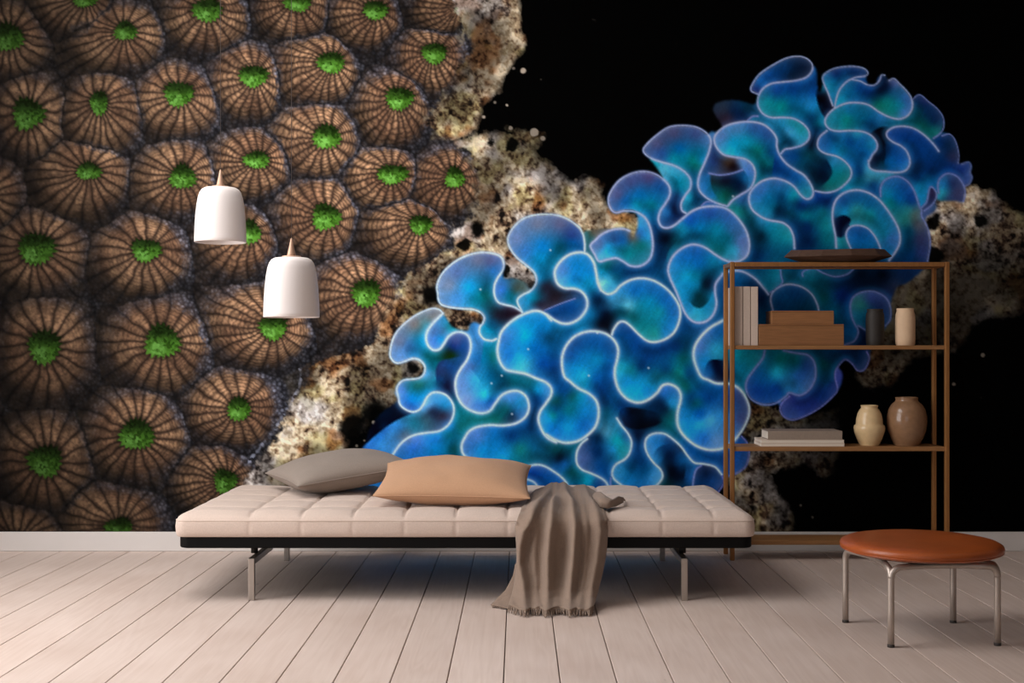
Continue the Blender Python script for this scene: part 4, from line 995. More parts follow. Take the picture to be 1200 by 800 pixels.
struct('wall_back', box_mesh('wall_back', XL - WT, XR + WT, YB, YB + WT, -0.0185, ZC), M['wall'])
struct('wall_right', box_mesh('wall_right', XR, XR + WT, YF - WT, YB, -0.0185, ZC), M['wall_tint'])
bm = bmesh.new()
for (a0, a1, b0, b1) in ((XL - WT, SKY[0], YF - WT, YB + WT), (SKY[1], XR + WT, YF - WT, YB + WT), (SKY[0], SKY[1], YF - WT, SKY[2]), (SKY[0], SKY[1], SKY[3], YB + WT)):
    box_bm(bm, a0, a1, b0, b1, ZC, ZC + 0.12)
struct('ceiling', bm_mesh('ceiling', bm), M['wall'])


def wall_with_opening(name, axis, c0, c1, a0, a1, win):
    bm = bmesh.new()
    y0, y1, z0, z1 = win
    for (p0, p1, q0, q1) in ((a0, y0, -0.0185, ZC), (y1, a1, -0.0185, ZC), (y0, y1, -0.0185, z0), (y0, y1, z1, ZC)):
        if axis == 'x': box_bm(bm, c0, c1, p0, p1, q0, q1)
        else: box_bm(bm, p0, p1, c0, c1, q0, q1)
    return struct(name, bm_mesh(name, bm), M['wall_tint'])


wall_with_opening('wall_left', 'x', XL - WT, XL, YF - WT, YB, WIN)
FILL_WIN = (-2.2, 0.4, 0.35, 2.55)  # made-up opening in the unseen front wall for the rear fill
wall_with_opening('wall_front', 'y', YF - WT, YF, XL, XR, FILL_WIN)
mural = build_mural()
struct('baseboard_back', box_mesh('baseboard_back', XL, XR, 4.953, YB - 0.003, 0.0, 0.0795, 0.003, 2), M['trim'])
struct('baseboard_left', box_mesh('baseboard_left', XL, XL + 0.014, YF, 4.953, 0.0, 0.0795, 0.003, 2), M['trim'])
struct('baseboard_right', box_mesh('baseboard_right', XR - 0.014, XR, YF, 4.953, 0.0, 0.0795, 0.003, 2), M['trim'])


def window(name, axis, c, win, nm):
    a0, a1, z0, z1 = win
    w = 0.045

    def bar(p0, p1, q0, q1, nm_, par):
        if axis == 'x': me = box_mesh(nm_, c - 0.03, c + 0.03, p0, p1, q0, q1, 0.004, 1)
        else: me = box_mesh(nm_, p0, p1, c - 0.03, c + 0.03, q0, q1, 0.004, 1)
        return struct(nm_, me, M['trim'], par)
    root = bar(a0, a1, z0, z0 + w, name, None)
    bar(a0, a1, z1 - w, z1, 'frame_rail', root)
    bar(a0, a0 + w, z0 + w, z1 - w, 'frame_stile', root)
    bar(a1 - w, a1, z0 + w, z1 - w, 'frame_stile', root)
    for k in range(1, nm):
        p = a0 + (a1 - a0) * k / nm
        bar(p - 0.02, p + 0.02, z0 + w, z1 - w, 'mullion', root)
    return root


window('window_1', 'x', XL - 0.06, WIN, 3)
window('rear_fill_window', 'y', YF - 0.06, FILL_WIN, 3)  # unseen frame around the opening added for the fill lamp

# ================================================================ daybed
DX0, DX1, DY0, DY1 = -1.125, 0.772, 3.955, 4.765
SEAM_X = [-0.880 + 0.1685 * k for k in range(10)]
SEAM_Y = [DY0 + 0.162 * k for k in range(1, 5)]
ZE = 0.268


def cell_wave(c, seams, lo, hi):
    s_ = [lo] + seams + [hi]
    for a, b in zip(s_[:-1], s_[1:]):
        if a <= c <= b:
            return min(1.0, math.sin(PI * (c - a) / (b - a)) ** 0.5) if b - a > 1e-6 else 0
    return 0.0


def mattress_top(x, y):
    cx = cell_wave(x, SEAM_X, DX0 - 0.08, DX1 + 0.08)
    cy = cell_wave(y, SEAM_Y, DY0 - 0.07, DY1 + 0.07)
    e = min(x - DX0, DX1 - x, y - DY0, DY1 - y)
    edge = max(0.0, min(1.0, e / 0.05)) ** 0.5
    v = 0.40 + 0.60 * (cx * cy) ** 0.55
    # deeper pulls where two seams cross
    dx = min(abs(x - s_) for s_ in SEAM_X); dy = min(abs(y - s_) for s_ in SEAM_Y)
    v -= 0.42 * math.exp(-(dx * dx + dy * dy) / (2 * 0.013 ** 2))
    v -= 0.22 * math.exp(-(dx / 0.0045) ** 2) + 0.22 * math.exp(-(dy / 0.0045) ** 2)
    return ZE + edge * (0.011 + 0.019 * v) + 0.0012 * mnoise.noise((x * 22, y * 22, 0))


def build_mattress():
    r = 0.036
    nx, ny = 316, 136
    verts, faces = [], []

    def plan(x, y):
        ix0, ix1, iy0, iy1 = DX0 + r, DX1 - r, DY0 + r, DY1 - r
        dx = x - ix1 if x > ix1 else (x - ix0 if x < ix0 else 0)
        dy = y - iy1 if y > iy1 else (y - iy0 if y < iy0 else 0)
        if dx and dy:
            m = max(abs(dx), abs(dy)); h_ = math.hypot(dx, dy)
            return x - dx + dx * m / h_, y - dy + dy * m / h_, dx / h_, dy / h_
        h_ = math.hypot(dx, dy) or 1
        return x, y, dx / h_, dy / h_
    for j in range(ny + 1):
        for i in range(nx + 1):
            x = DX0 + (DX1 - DX0) * i / nx; y = DY0 + (DY1 - DY0) * j / ny
            px, py, _, _ = plan(x, y)
            verts.append((px, py, mattress_top(x, y)))
    for j in range(ny):
        for i in range(nx):
            a = j * (nx + 1) + i
            faces.append((a, a + 1, a + nx + 2, a + nx + 1))
    loop = [(i, 0) for i in range(nx)] + [(nx, j) for j in range(ny)] + [(i, ny) for i in range(nx, 0, -1)] + [(0, j) for j in range(ny, 0, -1)]
    prev = [j * (nx + 1) + i for i, j in loop]
    pip = []
    for ring, (out, z) in enumerate(((0.0015, 0.2655), (0.003, 0.259), (0.0042, 0.246), (0.0036, 0.231), (0.001, 0.2160), (-0.004, 0.2135))):
        cur = []
        for i, j in loop:
            x = DX0 + (DX1 - DX0) * i / nx; y = DY0 + (DY1 - DY0) * j / ny
            px, py, nx_, ny_ = plan(x, y)
            d = min(abs(x - s_) for s_ in SEAM_X) if j in (0, ny) else 1
            pull = 0.0025 * math.exp(-(d / 0.006) ** 2) if 0 < ring < 5 else 0
            o_ = out - pull + 0.0010 * mnoise.noise((x * 14, y * 14, z * 30))
            if ring == 0: pip.append(Vector((px + nx_ * 0.001, py + ny_ * 0.001, ZE - 0.001)))
            cur.append(len(verts))
            verts.append((px + nx_ * o_, py + ny_ * o_, z))
        n = len(loop)
        for k in range(n):
            k2 = (k + 1) % n
            faces.append((prev[k], cur[k], cur[k2], prev[k2]))
        prev = cur
    faces.append(tuple(prev))
    me = mesh_from('mattress', verts, faces, True)
    bm = bmesh.new(); bm.from_mesh(me); bmesh.ops.recalc_face_normals(bm, faces=bm.faces); bm.to_mesh(me); bm.free()
    me.polygons[len(me.polygons) - 1].use_smooth = False
    return me, pip


daybed = thing('daybed', 'low daybed with a tufted cream mattress on a black leather-edged base and steel legs', 'daybed', ((DX0 + DX1) / 2, (DY0 + DY1) / 2, 0))
mat_me, pip = build_mattress()
mattress = part('mattress', mat_me, M['mattress'], daybed, 'tufted cream wool mattress')
pp = obj('piping', tube_mesh('piping', pip[::2] + [pip[0]], 0.0021, 8, False), M['mattress'], mattress)
# black base: a rounded slab
bm = bmesh.new()
box_bm(bm, DX0 + 0.010, DX1 - 0.006, DY0 + 0.004, DY1 - 0.004, 0.1765, 0.2133)
bmesh.ops.bevel(bm, geom=[e for e in bm.edges if abs(e.verts[0].co.z - e.verts[1].co.z) > 0.01], offset=0.035, segments=8, profile=0.5, affect='EDGES')
bmesh.ops.bevel(bm, geom=[e for e in bm.edges if abs(e.verts[0].co.z - e.verts[1].co.z) < 1e-5 and len(e.link_faces) == 2 and e.calc_face_angle() > 1.0], offset=0.006, segments=3, profile=0.5, affect='EDGES')
part('base_board', bm_mesh('base_board', bm), M['leather_black'], daybed, 'black leather-covered base board')


def bar_mesh(name, x0, x1, y0, y1, z0, z1, b=0.0022):
    return box_mesh(name, x0, x1, y0, y1, z0, z1, b, 2)


for sx, (uf, ub) in ((-1, (295.0, 336.3)), (1, (801.8, 776.1))):
    YFl, YBl = 3.995, 4.745
    xf = (uf - U0) * YFl / F
    xb = (ub - U0) * YBl / F
    for (xl, yl, sy) in ((xf, YFl, 1), (xb, YBl, -1)):
        leg = part('leg', bar_mesh('leg', xl - 0.0105, xl + 0.0105, yl - 0.009, yl + 0.009, 0.0, 0.139), M['steel'], daybed)
        # the arm runs from the leg top inward under the base
        ya, yb_ = sorted((yl + sy * 0.009, yl + sy * 0.30))
        obj('leg_arm', bar_mesh('leg_arm', xl - 0.0105, xl + 0.0105, ya, yb_, 0.118, 0.139), M['steel'], leg)
        obj('foot_pad', bar_mesh('foot_pad', xl - 0.0098, xl + 0.0098, yl - 0.0083, yl + 0.0083, -0.0002, 0.0035, 0.0005), M['rubber'], leg)
    xm = (xf + xb) / 2
    part('clamp_plate', bar_mesh('clamp_plate', xm - 0.035, xm + 0.035, 4.22, 4.52, 0.1395, 0.155), M['steel'], daybed)
    for yy in (4.10, 4.62):
        part('bracket', bar_mesh('bracket', xm - 0.075, xm + 0.075, yy - 0.03, yy + 0.03, 0.1655, 0.1765), M['steel'], daybed)
        part('spacer', lathe_mesh('spacer', [(0, 0.139), (0.012, 0.139), (0.012, 0.166), (0, 0.166)], 16), M['black_steel'], daybed).location += Vector((xm, yy, 0))
    part('spacer', lathe_mesh('spacer', [(0, 0.150), (0.016, 0.150), (0.016, 0.177), (0, 0.177)], 16), M['black_steel'], daybed).location += Vector((xm, 4.37, 0))
part('rail', bar_mesh('rail', -0.90, 0.57, 4.35, 4.39, 0.156, 0.1765), M['black_steel'], daybed)


# ================================================================ cushions
def pillow_mesh(name, a, b, T, ear=0.10, seed=0, wr=0.006, n=44, pw=0.42):
    rnd = random.Random(seed)
    ox = rnd.random() * 50
    verts, faces = [], []

    def pos(u, v, s):
        x = a * u * (1 - ear * (1 - v * v))
        y = b * v * (1 - ear * (1 - u * u))
        z = T * (max(0, (1 - u * u)) ** pw) * (max(0, (1 - v * v)) ** pw)
        e = (1 - abs(u) ** 6) * (1 - abs(v) ** 6)
        w = wr * e * (mnoise.noise((x * 7 + ox, y * 7, s * 3.0)) + 0.5 * mnoise.noise((x * 17 + ox, y * 17, s * 5.0)))
        return (x, y, s * (z + w * (1 if z > 1e-4 else 0)))
    for s in (1, -1):
        for j in range(n + 1):
            for i in range(n + 1):
                u = math.sin((-1 + 2 * i / n) * PI / 2); v = math.sin((-1 + 2 * j / n) * PI / 2)
                verts.append(pos(u, v, s))
    N = (n + 1) * (n + 1)
    for k in range(2):
        for j in range(n):
            for i in range(n):
                q = k * N + j * (n + 1) + i
                f = (q, q + 1, q + n + 2, q + n + 1)
                faces.append(f if k == 0 else f[::-1])
    me = mesh_from(name, verts, faces, True)
    bm = bmesh.new(); bm.from_mesh(me)
    bmesh.ops.remove_doubles(bm, verts=bm.verts, dist=1e-5)
    bmesh.ops.recalc_face_normals(bm, faces=bm.faces)
    bm.to_mesh(me); bm.free()
    me.polygons.foreach_set('use_smooth', [True] * len(me.polygons))
    return me


def seam_pts(a, b, ear, n=24):
    pts = []
    for k in range(4 * n):
        sd, f = divmod(k, n)
        t = math.sin((-1 + 2 * f / n) * PI / 2)
        u, v = ((t, -1), (1, t), (-t, 1), (-1, -t))[sd]
        pts.append(Vector((a * u * (1 - ear * (1 - v * v)), b * v * (1 - ear * (1 - u * u)), 0)))
    return pts + [pts[0]]


def cushion(name, a, b, T, ear, mat, loc, rot, label, seed, pw):
    o = obj(name, pillow_mesh(name, a, b, T, ear, seed, pw=pw), mat)
    o.location = loc
    o.rotation_euler = rot
    tag(o, label, 'cushion')
    obj('seam', tube_mesh('seam', seam_pts(a, b, ear), 0.0022, 6, False), mat, o)
    return o


pc = at(531, 566, 4.30)
cushion('cushion', 0.264, 0.205, 0.069, 0.055, M['tan_linen'], (pc.x + 0.010, 4.270, 0.366), (math.radians(10), math.radians(0.8), math.radians(-1.0)),
        'tan linen cushion lying in front of the grey cushion on the daybed', 3, 0.46)
pg = at(408, 560, 4.46)
cushion('cushion', 0.232, 0.190, 0.072, 0.06, M['grey_linen'], (-0.672, 4.568, 0.372), (math.radians(2), math.radians(-6), math.radians(29)),
        'grey linen cushion lying behind the tan cushion on the daybed', 9, 0.46)


# ================================================================ throw blanket
def lerp_tab(tab, x):
    return float(np.interp(x, [t[0] for t in tab], [t[1] for t in tab]))


# rows: picture line v, left u, right u, distance
ROWS = [(574.5, 634, 690, 4.50), (577, 628, 697, 4.42), (582, 621, 701, 4.30), (590, 617, 704, 4.15), (598, 612, 707, 4.02), (605, 608, 709.5, 3.945), (611, 606, 711.5, 3.922), (620, 604, 712.6, 3.914), (637, 605.5, 712, 3.910),
        (655, 606, 710, 3.905), (675, 604, 706, 3.892), (690, 602, 702, 3.872), (700, 600, 699.5, 3.846), (707, 598, 698, 3.815), (711, 597, 697, 3.795), (713.5, 596, 696, 3.780)]
RIDGES = [  # (path u(v), amplitude m, width px left, width px right)
    ([(574, 646), (583, 642), (600, 630), (620, 614), (640, 609), (660, 608), (680, 613), (714, 616)], 0.044, 9, 4.5),
    ([(574, 652), (583, 652), (600, 647), (620, 644), (650, 641.5), (690, 641), (714, 640)], 0.046, 4.5, 7),
    ([(574, 661), (583, 662), (596, 669), (615, 673), (650, 671), (690, 667), (714, 667)], 0.050, 5, 7),
    ([(574, 684), (590, 690), (605, 700), (620, 703), (650, 700), (680, 694), (714, 690)], 0.034, 9, 6),
    ([(574, 676), (600, 684), (620, 687), (650, 686), (690, 681), (714, 679)], 0.014, 4, 4),
    ([(574, 628), (600, 622), (620, 628), (650, 626), (680, 628), (714, 628)], 0.012, 4, 5)]


def build_throw():
    nv, nu = 110, 96
    vs_ = [r[0] for r in ROWS]
    verts = []
    # arc-length style parameter so that rows are even in space
    cum = [0.0]
    pts = [at((r[1] + r[2]) / 2, r[0], r[3]) for r in ROWS]
    for a, b in zip(pts[:-1], pts[1:]): cum.append(cum[-1] + (b - a).length)
    for j in range(nv + 1):
        s_ = cum[-1] * j / nv
        v = float(np.interp(s_, cum, vs_)); ul = float(np.interp(s_, cum, [r[1] for r in ROWS])); ur = float(np.interp(s_, cum, [r[2] for r in ROWS])); Y = float(np.interp(s_, cum, [r[3] for r in ROWS]))
        hang = max(0.0, min(1.0, (v - 598) / 16.0))
        low = max(0.0, min(1.0, (v - 690) / 22.0))
        for i in range(nu + 1):
            t = i / nu
            u = ul + (ur - ul) * t
            d = 0.0
            for tab, amp, wl_, wr_ in RIDGES:
                ru = lerp_tab(tab, v)
                d += amp * math.exp(-(abs(u - ru) / (wl_ if u < ru else wr_)) ** 1.7)
            d -= 0.022 * math.exp(-((u - 650) / 5.0) ** 2 - ((v - 585) / 5.0) ** 2)
            d += 0.004 * mnoise.noise((u * 0.07, v * 0.03, 1.0)) + 0.0016 * mnoise.noise((u * 0.3, v * 0.12, 4.0))
            d *= 0.55 + 0.45 * min(1, max(0, (v - 578) / 30.0))
            edge = 1 - abs(2 * t - 1) ** 8
            p = at(u, v, Y)
            p.y -= d * hang
            p.z += (d * 0.8 + 0.004) * (1 - hang)
            if hang >= 1:      # cut-back sides wrap round towards the daybed
                p.y += 0.03 * (1 - edge)
            p.z += low * (0.006 * mnoise.noise((u * 0.11, v * 0.05, 9.0)) + 0.006)
            if v < 603:        # rests on the mattress
                p.z = max(p.z, mattress_top(min(max(p.x, DX0), DX1), min(max(p.y, DY0), DY1)) + 0.004)
            p.z = max(p.z, 0.004)
            if p.z < 0.269 and p.z > 0.175: p.y = min(p.y, DY0 - 0.010)
            verts.append(p)
    faces = []
    for j in range(nv):
        for i in range(nu):
            a = j * (nu + 1) + i
            faces.append((a, a + 1, a + nu + 2, a + nu + 1))
    return verts, faces, nu, nv


tv, tf, tnu, tnv = build_throw()


def add_patch(rows, n=24, m=18, amp=0.004, seed=2):
    """an extra lap of the same cloth: rows of 3 control points, spline-swept"""
    base = len(tv)
    R_ = []
    for row in rows:
        R_.append(spline3([Vector(p) for p in row], n))
    for j in range(m + 1):
        f = j / m * (len(R_) - 1)
        k = min(int(f), len(R_) - 2); t = f - k
        for i in range(n + 1):
            p = R_[k][i] * (1 - t) + R_[k + 1][i] * t
            tv.append(p + Vector((0, 0, amp * mnoise.noise((i * 0.3, j * 0.3, seed)))))
    for j in range(m):
        for i in range(n):
            a = base + j * (n + 1) + i
            tf.append((a, a + 1, a + n + 2, a + n + 1))


def spline3(P, n):
    out = []
    Q = [2 * P[0] - P[1]] + P + [2 * P[-1] - P[-2]]
    segs = len(P) - 1
    for i in range(n + 1):
        f = i / n * segs
        k = min(int(f), segs - 1); t = f - k
        p0, p1, p2, p3 = Q[k], Q[k + 1], Q[k + 2], Q[k + 3]
        out.append(0.5 * (2 * p1 + (p2 - p0) * t + (2 * p0 - 5 * p1 + 4 * p2 - p3) * t * t + (3 * p1 - p0 - 3 * p2 + p3) * t ** 3))
    return out


# lower left lap flaring out on the floor behind the main fall
add_patch([[at(604, 660, 3.925), at(612, 664, 3.915), at(622, 668, 3.905)], [at(601, 676, 3.925), at(611, 682, 3.91), at(622, 686, 3.895)],
           [at(592, 692, 3.915), at(606, 697, 3.895), at(622, 702, 3.875)], [at(580, 704, 3.895), at(600, 708, 3.865), at(622, 711, 3.835)],
           [at(575, 708.5, 3.885), at(596, 713, 3.845), at(618, 715, 3.825)]])
# corner curled up on the mattress to the right
curl = []
for (ul, vl), (uu, vu), (um, vm) in (((694, 584), (699, 577), (695, 580)), ((697, 590), (704, 577), (697, 582)), ((703, 594.5), (710, 582), (704, 586)),
                                     ((713, 595), (718, 586), (714, 588.5)), ((722, 592.5), (725, 582), (722, 586)), ((730, 588.5), (731, 583.5), (730, 586))):
    Yl = F * 0.526 / (vl - V0)
    curl.append([at(ul, vl, Yl), at(um, vm, Yl - 0.004), at(uu, vu, Yl + 0.030), at(uu + 1.5, vu + 3.0, Yl + 0.075)])
add_patch(curl, amp=0.002)
throw_me = mesh_from('throw_blanket', tv, tf, True)
throw = obj('throw_blanket', throw_me, M['throw'])
tag(throw, 'taupe wool throw with a fringed end draped over the daybed front onto the floor', 'blanket')
sm = throw.modifiers.new('thickness', 'SOLIDIFY'); sm.thickness = 0.005; sm.offset = 0.0
# fringe: twisted strands along the hem
fv, ff = [], []
rnd = random.Random(4)
hem = [tv[tnv * (tnu + 1) + i] for i in range(tnu + 1)]
hem2 = tv[-(19 * 25 * 0 + 1):] if False else [at(575 + 43 * k / 30, 708.5 + 6.5 * k / 30, 3.885 - 0.06 * k / 30) for k in range(31)]
for seq, nst in ((hem, 62), (hem2, 26)):
    for k in range(nst):
        f = (k + 0.5) / nst * (len(seq) - 1)
        i = int(f); p = seq[i].lerp(seq[min(i + 1, len(seq) - 1)], f - i)
        L_ = 0.008 + 0.007 * rnd.random()
        dx = (rnd.random() - 0.5) * 0.014
        c = [Vector((p.x, p.y + 0.002, max(p.z, 0.004))), Vector((p.x + dx * 0.5, p.y - L_ * 0.5, max(0.0035, p.z * 0.55))), Vector((p.x + dx, p.y - L_, 0.0028))]
        for q in range(2):
            b0 = len(fv)
            for cc, rr_ in ((c[q], 0.0024), (c[q + 1], 0.0022 if q == 0 else 0.0012)):
                for w in range(4):
                    a_ = PI / 2 * w
                    fv.append(cc + Vector((math.cos(a_) * rr_, 0.0, math.sin(a_) * rr_)))
            for w in range(4):
                w2 = (w + 1) % 4
                ff.append((b0 + w, b0 + w2, b0 + 4 + w2, b0 + 4 + w))
fringe = obj('fringe', mesh_from('fringe', fv, ff, True), M['throw'], throw)
fringe['kind'] = 'stuff'

# ================================================================ shelving unit
SYF, SYB = 4.745, 4.893
SX0 = (858 - U0) * SYF / F
SX1 = (1109.5 - U0) * SYF / F
PR = 0.0088


def zz(v, Y=SYF):
    return H - (v - V0) * Y / F


ZT = zz(306.8)
shelf = thing('shelving_unit', 'slim bronze-framed open shelving unit with three wooden shelves against the mural', 'shelf unit', ((SX0 + SX1) / 2, (SYF + SYB) / 2, 0))
for xx in (SX0, SX1):
    for yy in (SYF, SYB):
        part('post', box_mesh('post', xx - PR, xx + PR, yy - PR, yy + PR, 0.0, ZT, 0.003, 2), M['brass'], shelf)
for yy in (SYF, SYB):
    part('top_rail', box_mesh('top_rail', SX0 + PR, SX1 - PR, yy - 0.008, yy + 0.008, ZT - 0.0185, ZT - 0.001, 0.0025, 2), M['brass'], shelf)
for xx in (SX0, SX1):
    part('side_rail', box_mesh('side_rail', xx - 0.0075, xx + 0.0075, SYF + PR, SYB - PR, ZT - 0.0185, ZT - 0.001, 0.0025, 2), M['brass'], shelf)
part('top_panel', box_mesh('top_panel', SX0 + 0.008, SX1 - 0.008, SYF + 0.008, SYB - 0.008, ZT - 0.013, ZT - 0.0015), M['shelf_wood'], shelf)
ZS1, ZS2, ZS3 = zz(404.6), zz(523.2), zz(633.2)
for zt, th in ((ZS1, 0.016), (ZS2, 0.0175), (ZS3, 0.0165)):
    part('shelf_board', box_mesh('shelf_board', SX0 + 0.0070, SX1 - 0.0070, SYF - 0.004, SYB + 0.006, zt - th, zt, 0.002, 2), M['shelf_wood'], shelf)


# ---- carved dish on top
def dish():
    Y = 4.815
    L_ = 0.5 * 127.5 * Y / F
    xc = (982 - U0) * Y / F
    zb = ZT + 0.0005
    hh = 0.050
    n = 11
    rings = [(0.0, 0.0, 0.000), (0.64, 0.56, 0.000), (1.00, 1.0, 0.46), (0.86, 0.86, 1.00), (0.80, 0.80, 0.97), (0.56, 0.52, 0.40), (0, 0, 0.36)]
    W_ = 0.112
    verts, faces, idx = [], [], []
    rnd = random.Random(8)
    jit = [(1 + 0.05 * (rnd.random() - 0.5), 0.10 * (rnd.random() - 0.5)) for _ in range(n)]
    for rx, ry, hz in rings:
        if rx == 0:
            idx.append([len(verts)]); verts.append((xc, Y, zb + hz * hh)); continue
        base = len(verts)
        for k in range(n):
            a = 2 * PI * (k + (0.0)) / n + PI + jit[k][1] * (1 if k else 0)
            j = jit[k][0] if k else 1
            verts.append((xc + L_ * rx * j * math.cos(a), Y + W_ * ry * j * math.sin(a), zb + hz * hh * (1 + 0.06 * math.cos(a * 2 + 1))))
        idx.append(list(range(base, base + n)))
    for A, B in zip(idx[:-1], idx[1:]):
        for k in range(n):
            k2 = (k + 1) % n
            if len(A) == 1: faces.append((A[0], B[k], B[k2]))
            elif len(B) == 1: faces.append((A[k], B[0], A[k2]))
            else: faces.append((A[k], B[k], B[k2], A[k2]))
    me = mesh_from('wooden_dish', verts, faces)
    bm = bmesh.new(); bm.from_mesh(me); bmesh.ops.recalc_face_normals(bm, faces=bm.faces)
    bmesh.ops.bevel(bm, geom=bm.edges[:], offset=0.0016, segments=1, affect='EDGES')
    bm.to_mesh(me); bm.free()
    o = obj('wooden_dish', me, M['dish_wood'])
    tag(o, 'long dark carved wooden dish with faceted sides on top of the shelving unit', 'dish')


dish()


# ---- upright books
def upright_book(u0, u1, vtop, mat, label, group, Y=SYF + 0.012, titled=True):
    k = Y / F
    x0, x1 = (u0 - U0) * k, (u1 - U0) * k
    h_ = zz(vtop, Y) - ZS1
    D = 0.135
    root = thing('upright_book', label, 'book', ((x0 + x1) / 2, Y + D / 2, ZS1), group=group)
    w = (x1 - x0) / 2
    bm = bmesh.new()
    box_bm(bm, -w, w, -D / 2, -D / 2 + 0.003, 0.0003, h_)
    box_bm(bm, -w, -w + 0.0022, -D / 2 + 0.003, D / 2, 0.0003, h_)
    box_bm(bm, w - 0.0022, w, -D / 2 + 0.003, D / 2, 0.0003, h_)
    bmesh.ops.bevel(bm, geom=[e for e in bm.edges if e.verts[0].co.y < -D / 2 + 1e-4 and e.verts[1].co.y < -D / 2 + 1e-4 and abs(e.verts[0].co.x - e.verts[1].co.x) < 1e-5], offset=0.0016, segments=2, affect='EDGES')
    obj('cover', bm_mesh('cover', bm), mat, root)
    obj('page_block', box_mesh('page_block', -w + 0.0024, w - 0.0024, -D / 2 + 0.0034, D / 2 - 0.003, 0.003, h_ - 0.004), M['paper'], root)
    if titled:
        bm = bmesh.new()
        rnd = random.Random(int(u0 * 7))
        z = h_ * 0.78
        while z > h_ * 0.30:
            s_ = 0.0014 + 0.0012 * rnd.random()
            box_bm(bm, -s_, s_, -D / 2 - 0.0004, -D / 2 + 0.0008, z - 0.0011, z + 0.0011)
            z -= 0.0062 + 0.003 * rnd.random()
        obj('title_line', bm_mesh('title_line', bm), mat, root)['label'] = 'tiny embossed spine lettering, too small to read'
    return root


upright_book(860.0, 870.2, 335.6, M['book_cloth'], 'pale cloth upright book in the row, half behind the front shelf post', 'books standing on the upper shelf')
upright_book(870.9, 879.4, 335.6, M['book_cloth'], 'pale cloth upright book in the middle between the two other pale ones', 'books standing on the upper shelf')
upright_book(880.0, 888.4, 335.8, M['book_cloth'], 'pale cloth upright book standing beside the stacked wooden boxes', 'books standing on the upper shelf')


# ---- wooden boxes
def wooden_box(u0, u1, v0, v1, zb, D, label):
    Y = SYF + 0.010
    k = Y / F
    x0, x1 = (u0 - U0) * k, (u1 - U0) * k
    h_ = (v1 - v0) * k
    root = thing('wooden_box', label, 'box', ((x0 + x1) / 2, Y + D / 2, zb), group='wooden boxes on the upper shelf')
    w = (x1 - x0) / 2
    obj('box_body', box_mesh('box_body', -w, w, -D / 2, D / 2, 0.0003, h_ - 0.0058, 0.0012, 2), M['box_wood'], root)
    obj('lid', box_mesh('lid', -w, w, -D / 2, D / 2, h_ - 0.0052, h_, 0.0012, 2), M['box_wood'], root)
    return h_


h1 = wooden_box(889.3, 989.0, 380.2, 405.0, ZS1, 0.135, 'larger brown wooden box with a smaller box stacked on its lid')
wooden_box(904.5, 977.2, 364.2, 380.0, ZS1 + h1, 0.115, 'smaller brown wooden box lying on top of the larger one')


# ---- vessels
def vessel(name, uc, v_bot, prof, zb, Y, mat, label, inner=0.0035):
    """prof: (half width px, height px above the base)"""
    k = Y / F
    outer = [(r * k, z * k) for r, z in prof]
    top_r, top_z = outer[-1]
    P = [(0, 0.0002)] + [(outer[0][0], 0.0002)] + [(r, max(z, 0.0012)) for r, z in outer]
    inn = [(max(r - inner, 0.002), max(z, inner)) for r, z in outer[::-1]]
    P += [(top_r - inner * 0.5, top_z + 0.0008)] + inn + [(0, inner)]
    root = thing(name, label, 'vase' if 'vase' in name else 'jar', ((uc - U0) * k, Y, zb))
    sm_ = []
    for a, b in zip(P[:-1], P[1:]): sm_.append(a)
    sm_.append(P[-1])
    obj('vessel_body', lathe_mesh('vessel_body', sm_, 56), mat, root)
    obj('lip_ring', lathe_mesh('lip_ring', [(top_r - 0.0028 + 0.0024 * math.cos(q), top_z + 0.0016 * math.sin(q)) for q in [2 * PI * w / 10 for w in range(11)]], 56), mat, root)
    return root


YV = 4.815
kf = YV / SYF * 1.0
vessel('ceramic_jar', 1025.4, 405, [(9.6, 0), (10.2, 2), (10.5, 8), (10.5, 30), (10.3, 36), (9.4, 38.6), (9.0, 40), (9.3, 41.2), (9.5, 42.2)], ZS1, YV, M['black_clay'],
       'matt black ceramic jar standing on the upper shelf beside the cream jar')
vessel('ceramic_jar', 1060.8, 405, [(10.2, 0), (11.0, 2), (11.4, 8), (11.4, 30), (11.0, 36), (10.0, 39.2), (9.7, 40.6), (9.9, 42), (10.0, 43)], ZS1, YV, M['cream_clay'],
       'matt cream ceramic jar standing on the upper shelf beside the black jar')
vessel('stoneware_vase', 1018.8, 523, [(11.0, 0), (12.4, 3), (15.0, 9), (17.2, 15.5), (17.8, 20), (17.4, 23.0), (15.6, 24.4), (15.3, 26), (15.0, 31), (13.6, 37), (11.4, 41.4), (9.7, 43.4), (9.5, 44.6), (9.9, 46.0), (10.0, 46.6)], ZS2, YV, M['cream_glaze'],
       'small glazed cream vase with a raised waist ring on the middle shelf')
vessel('stoneware_vase', 1062.6, 523, [(13.8, 0), (15.4, 2.6), (18.6, 9), (21.4, 17), (22.8, 26), (22.6, 34), (20.8, 42), (17.4, 48), (14.0, 51.0), (12.8, 52.4), (12.7, 54.2), (13.1, 55.4), (13.2, 56)], ZS2, YV, M['brown_glaze'],
       'larger glazed brown vase with a short neck on the middle shelf')


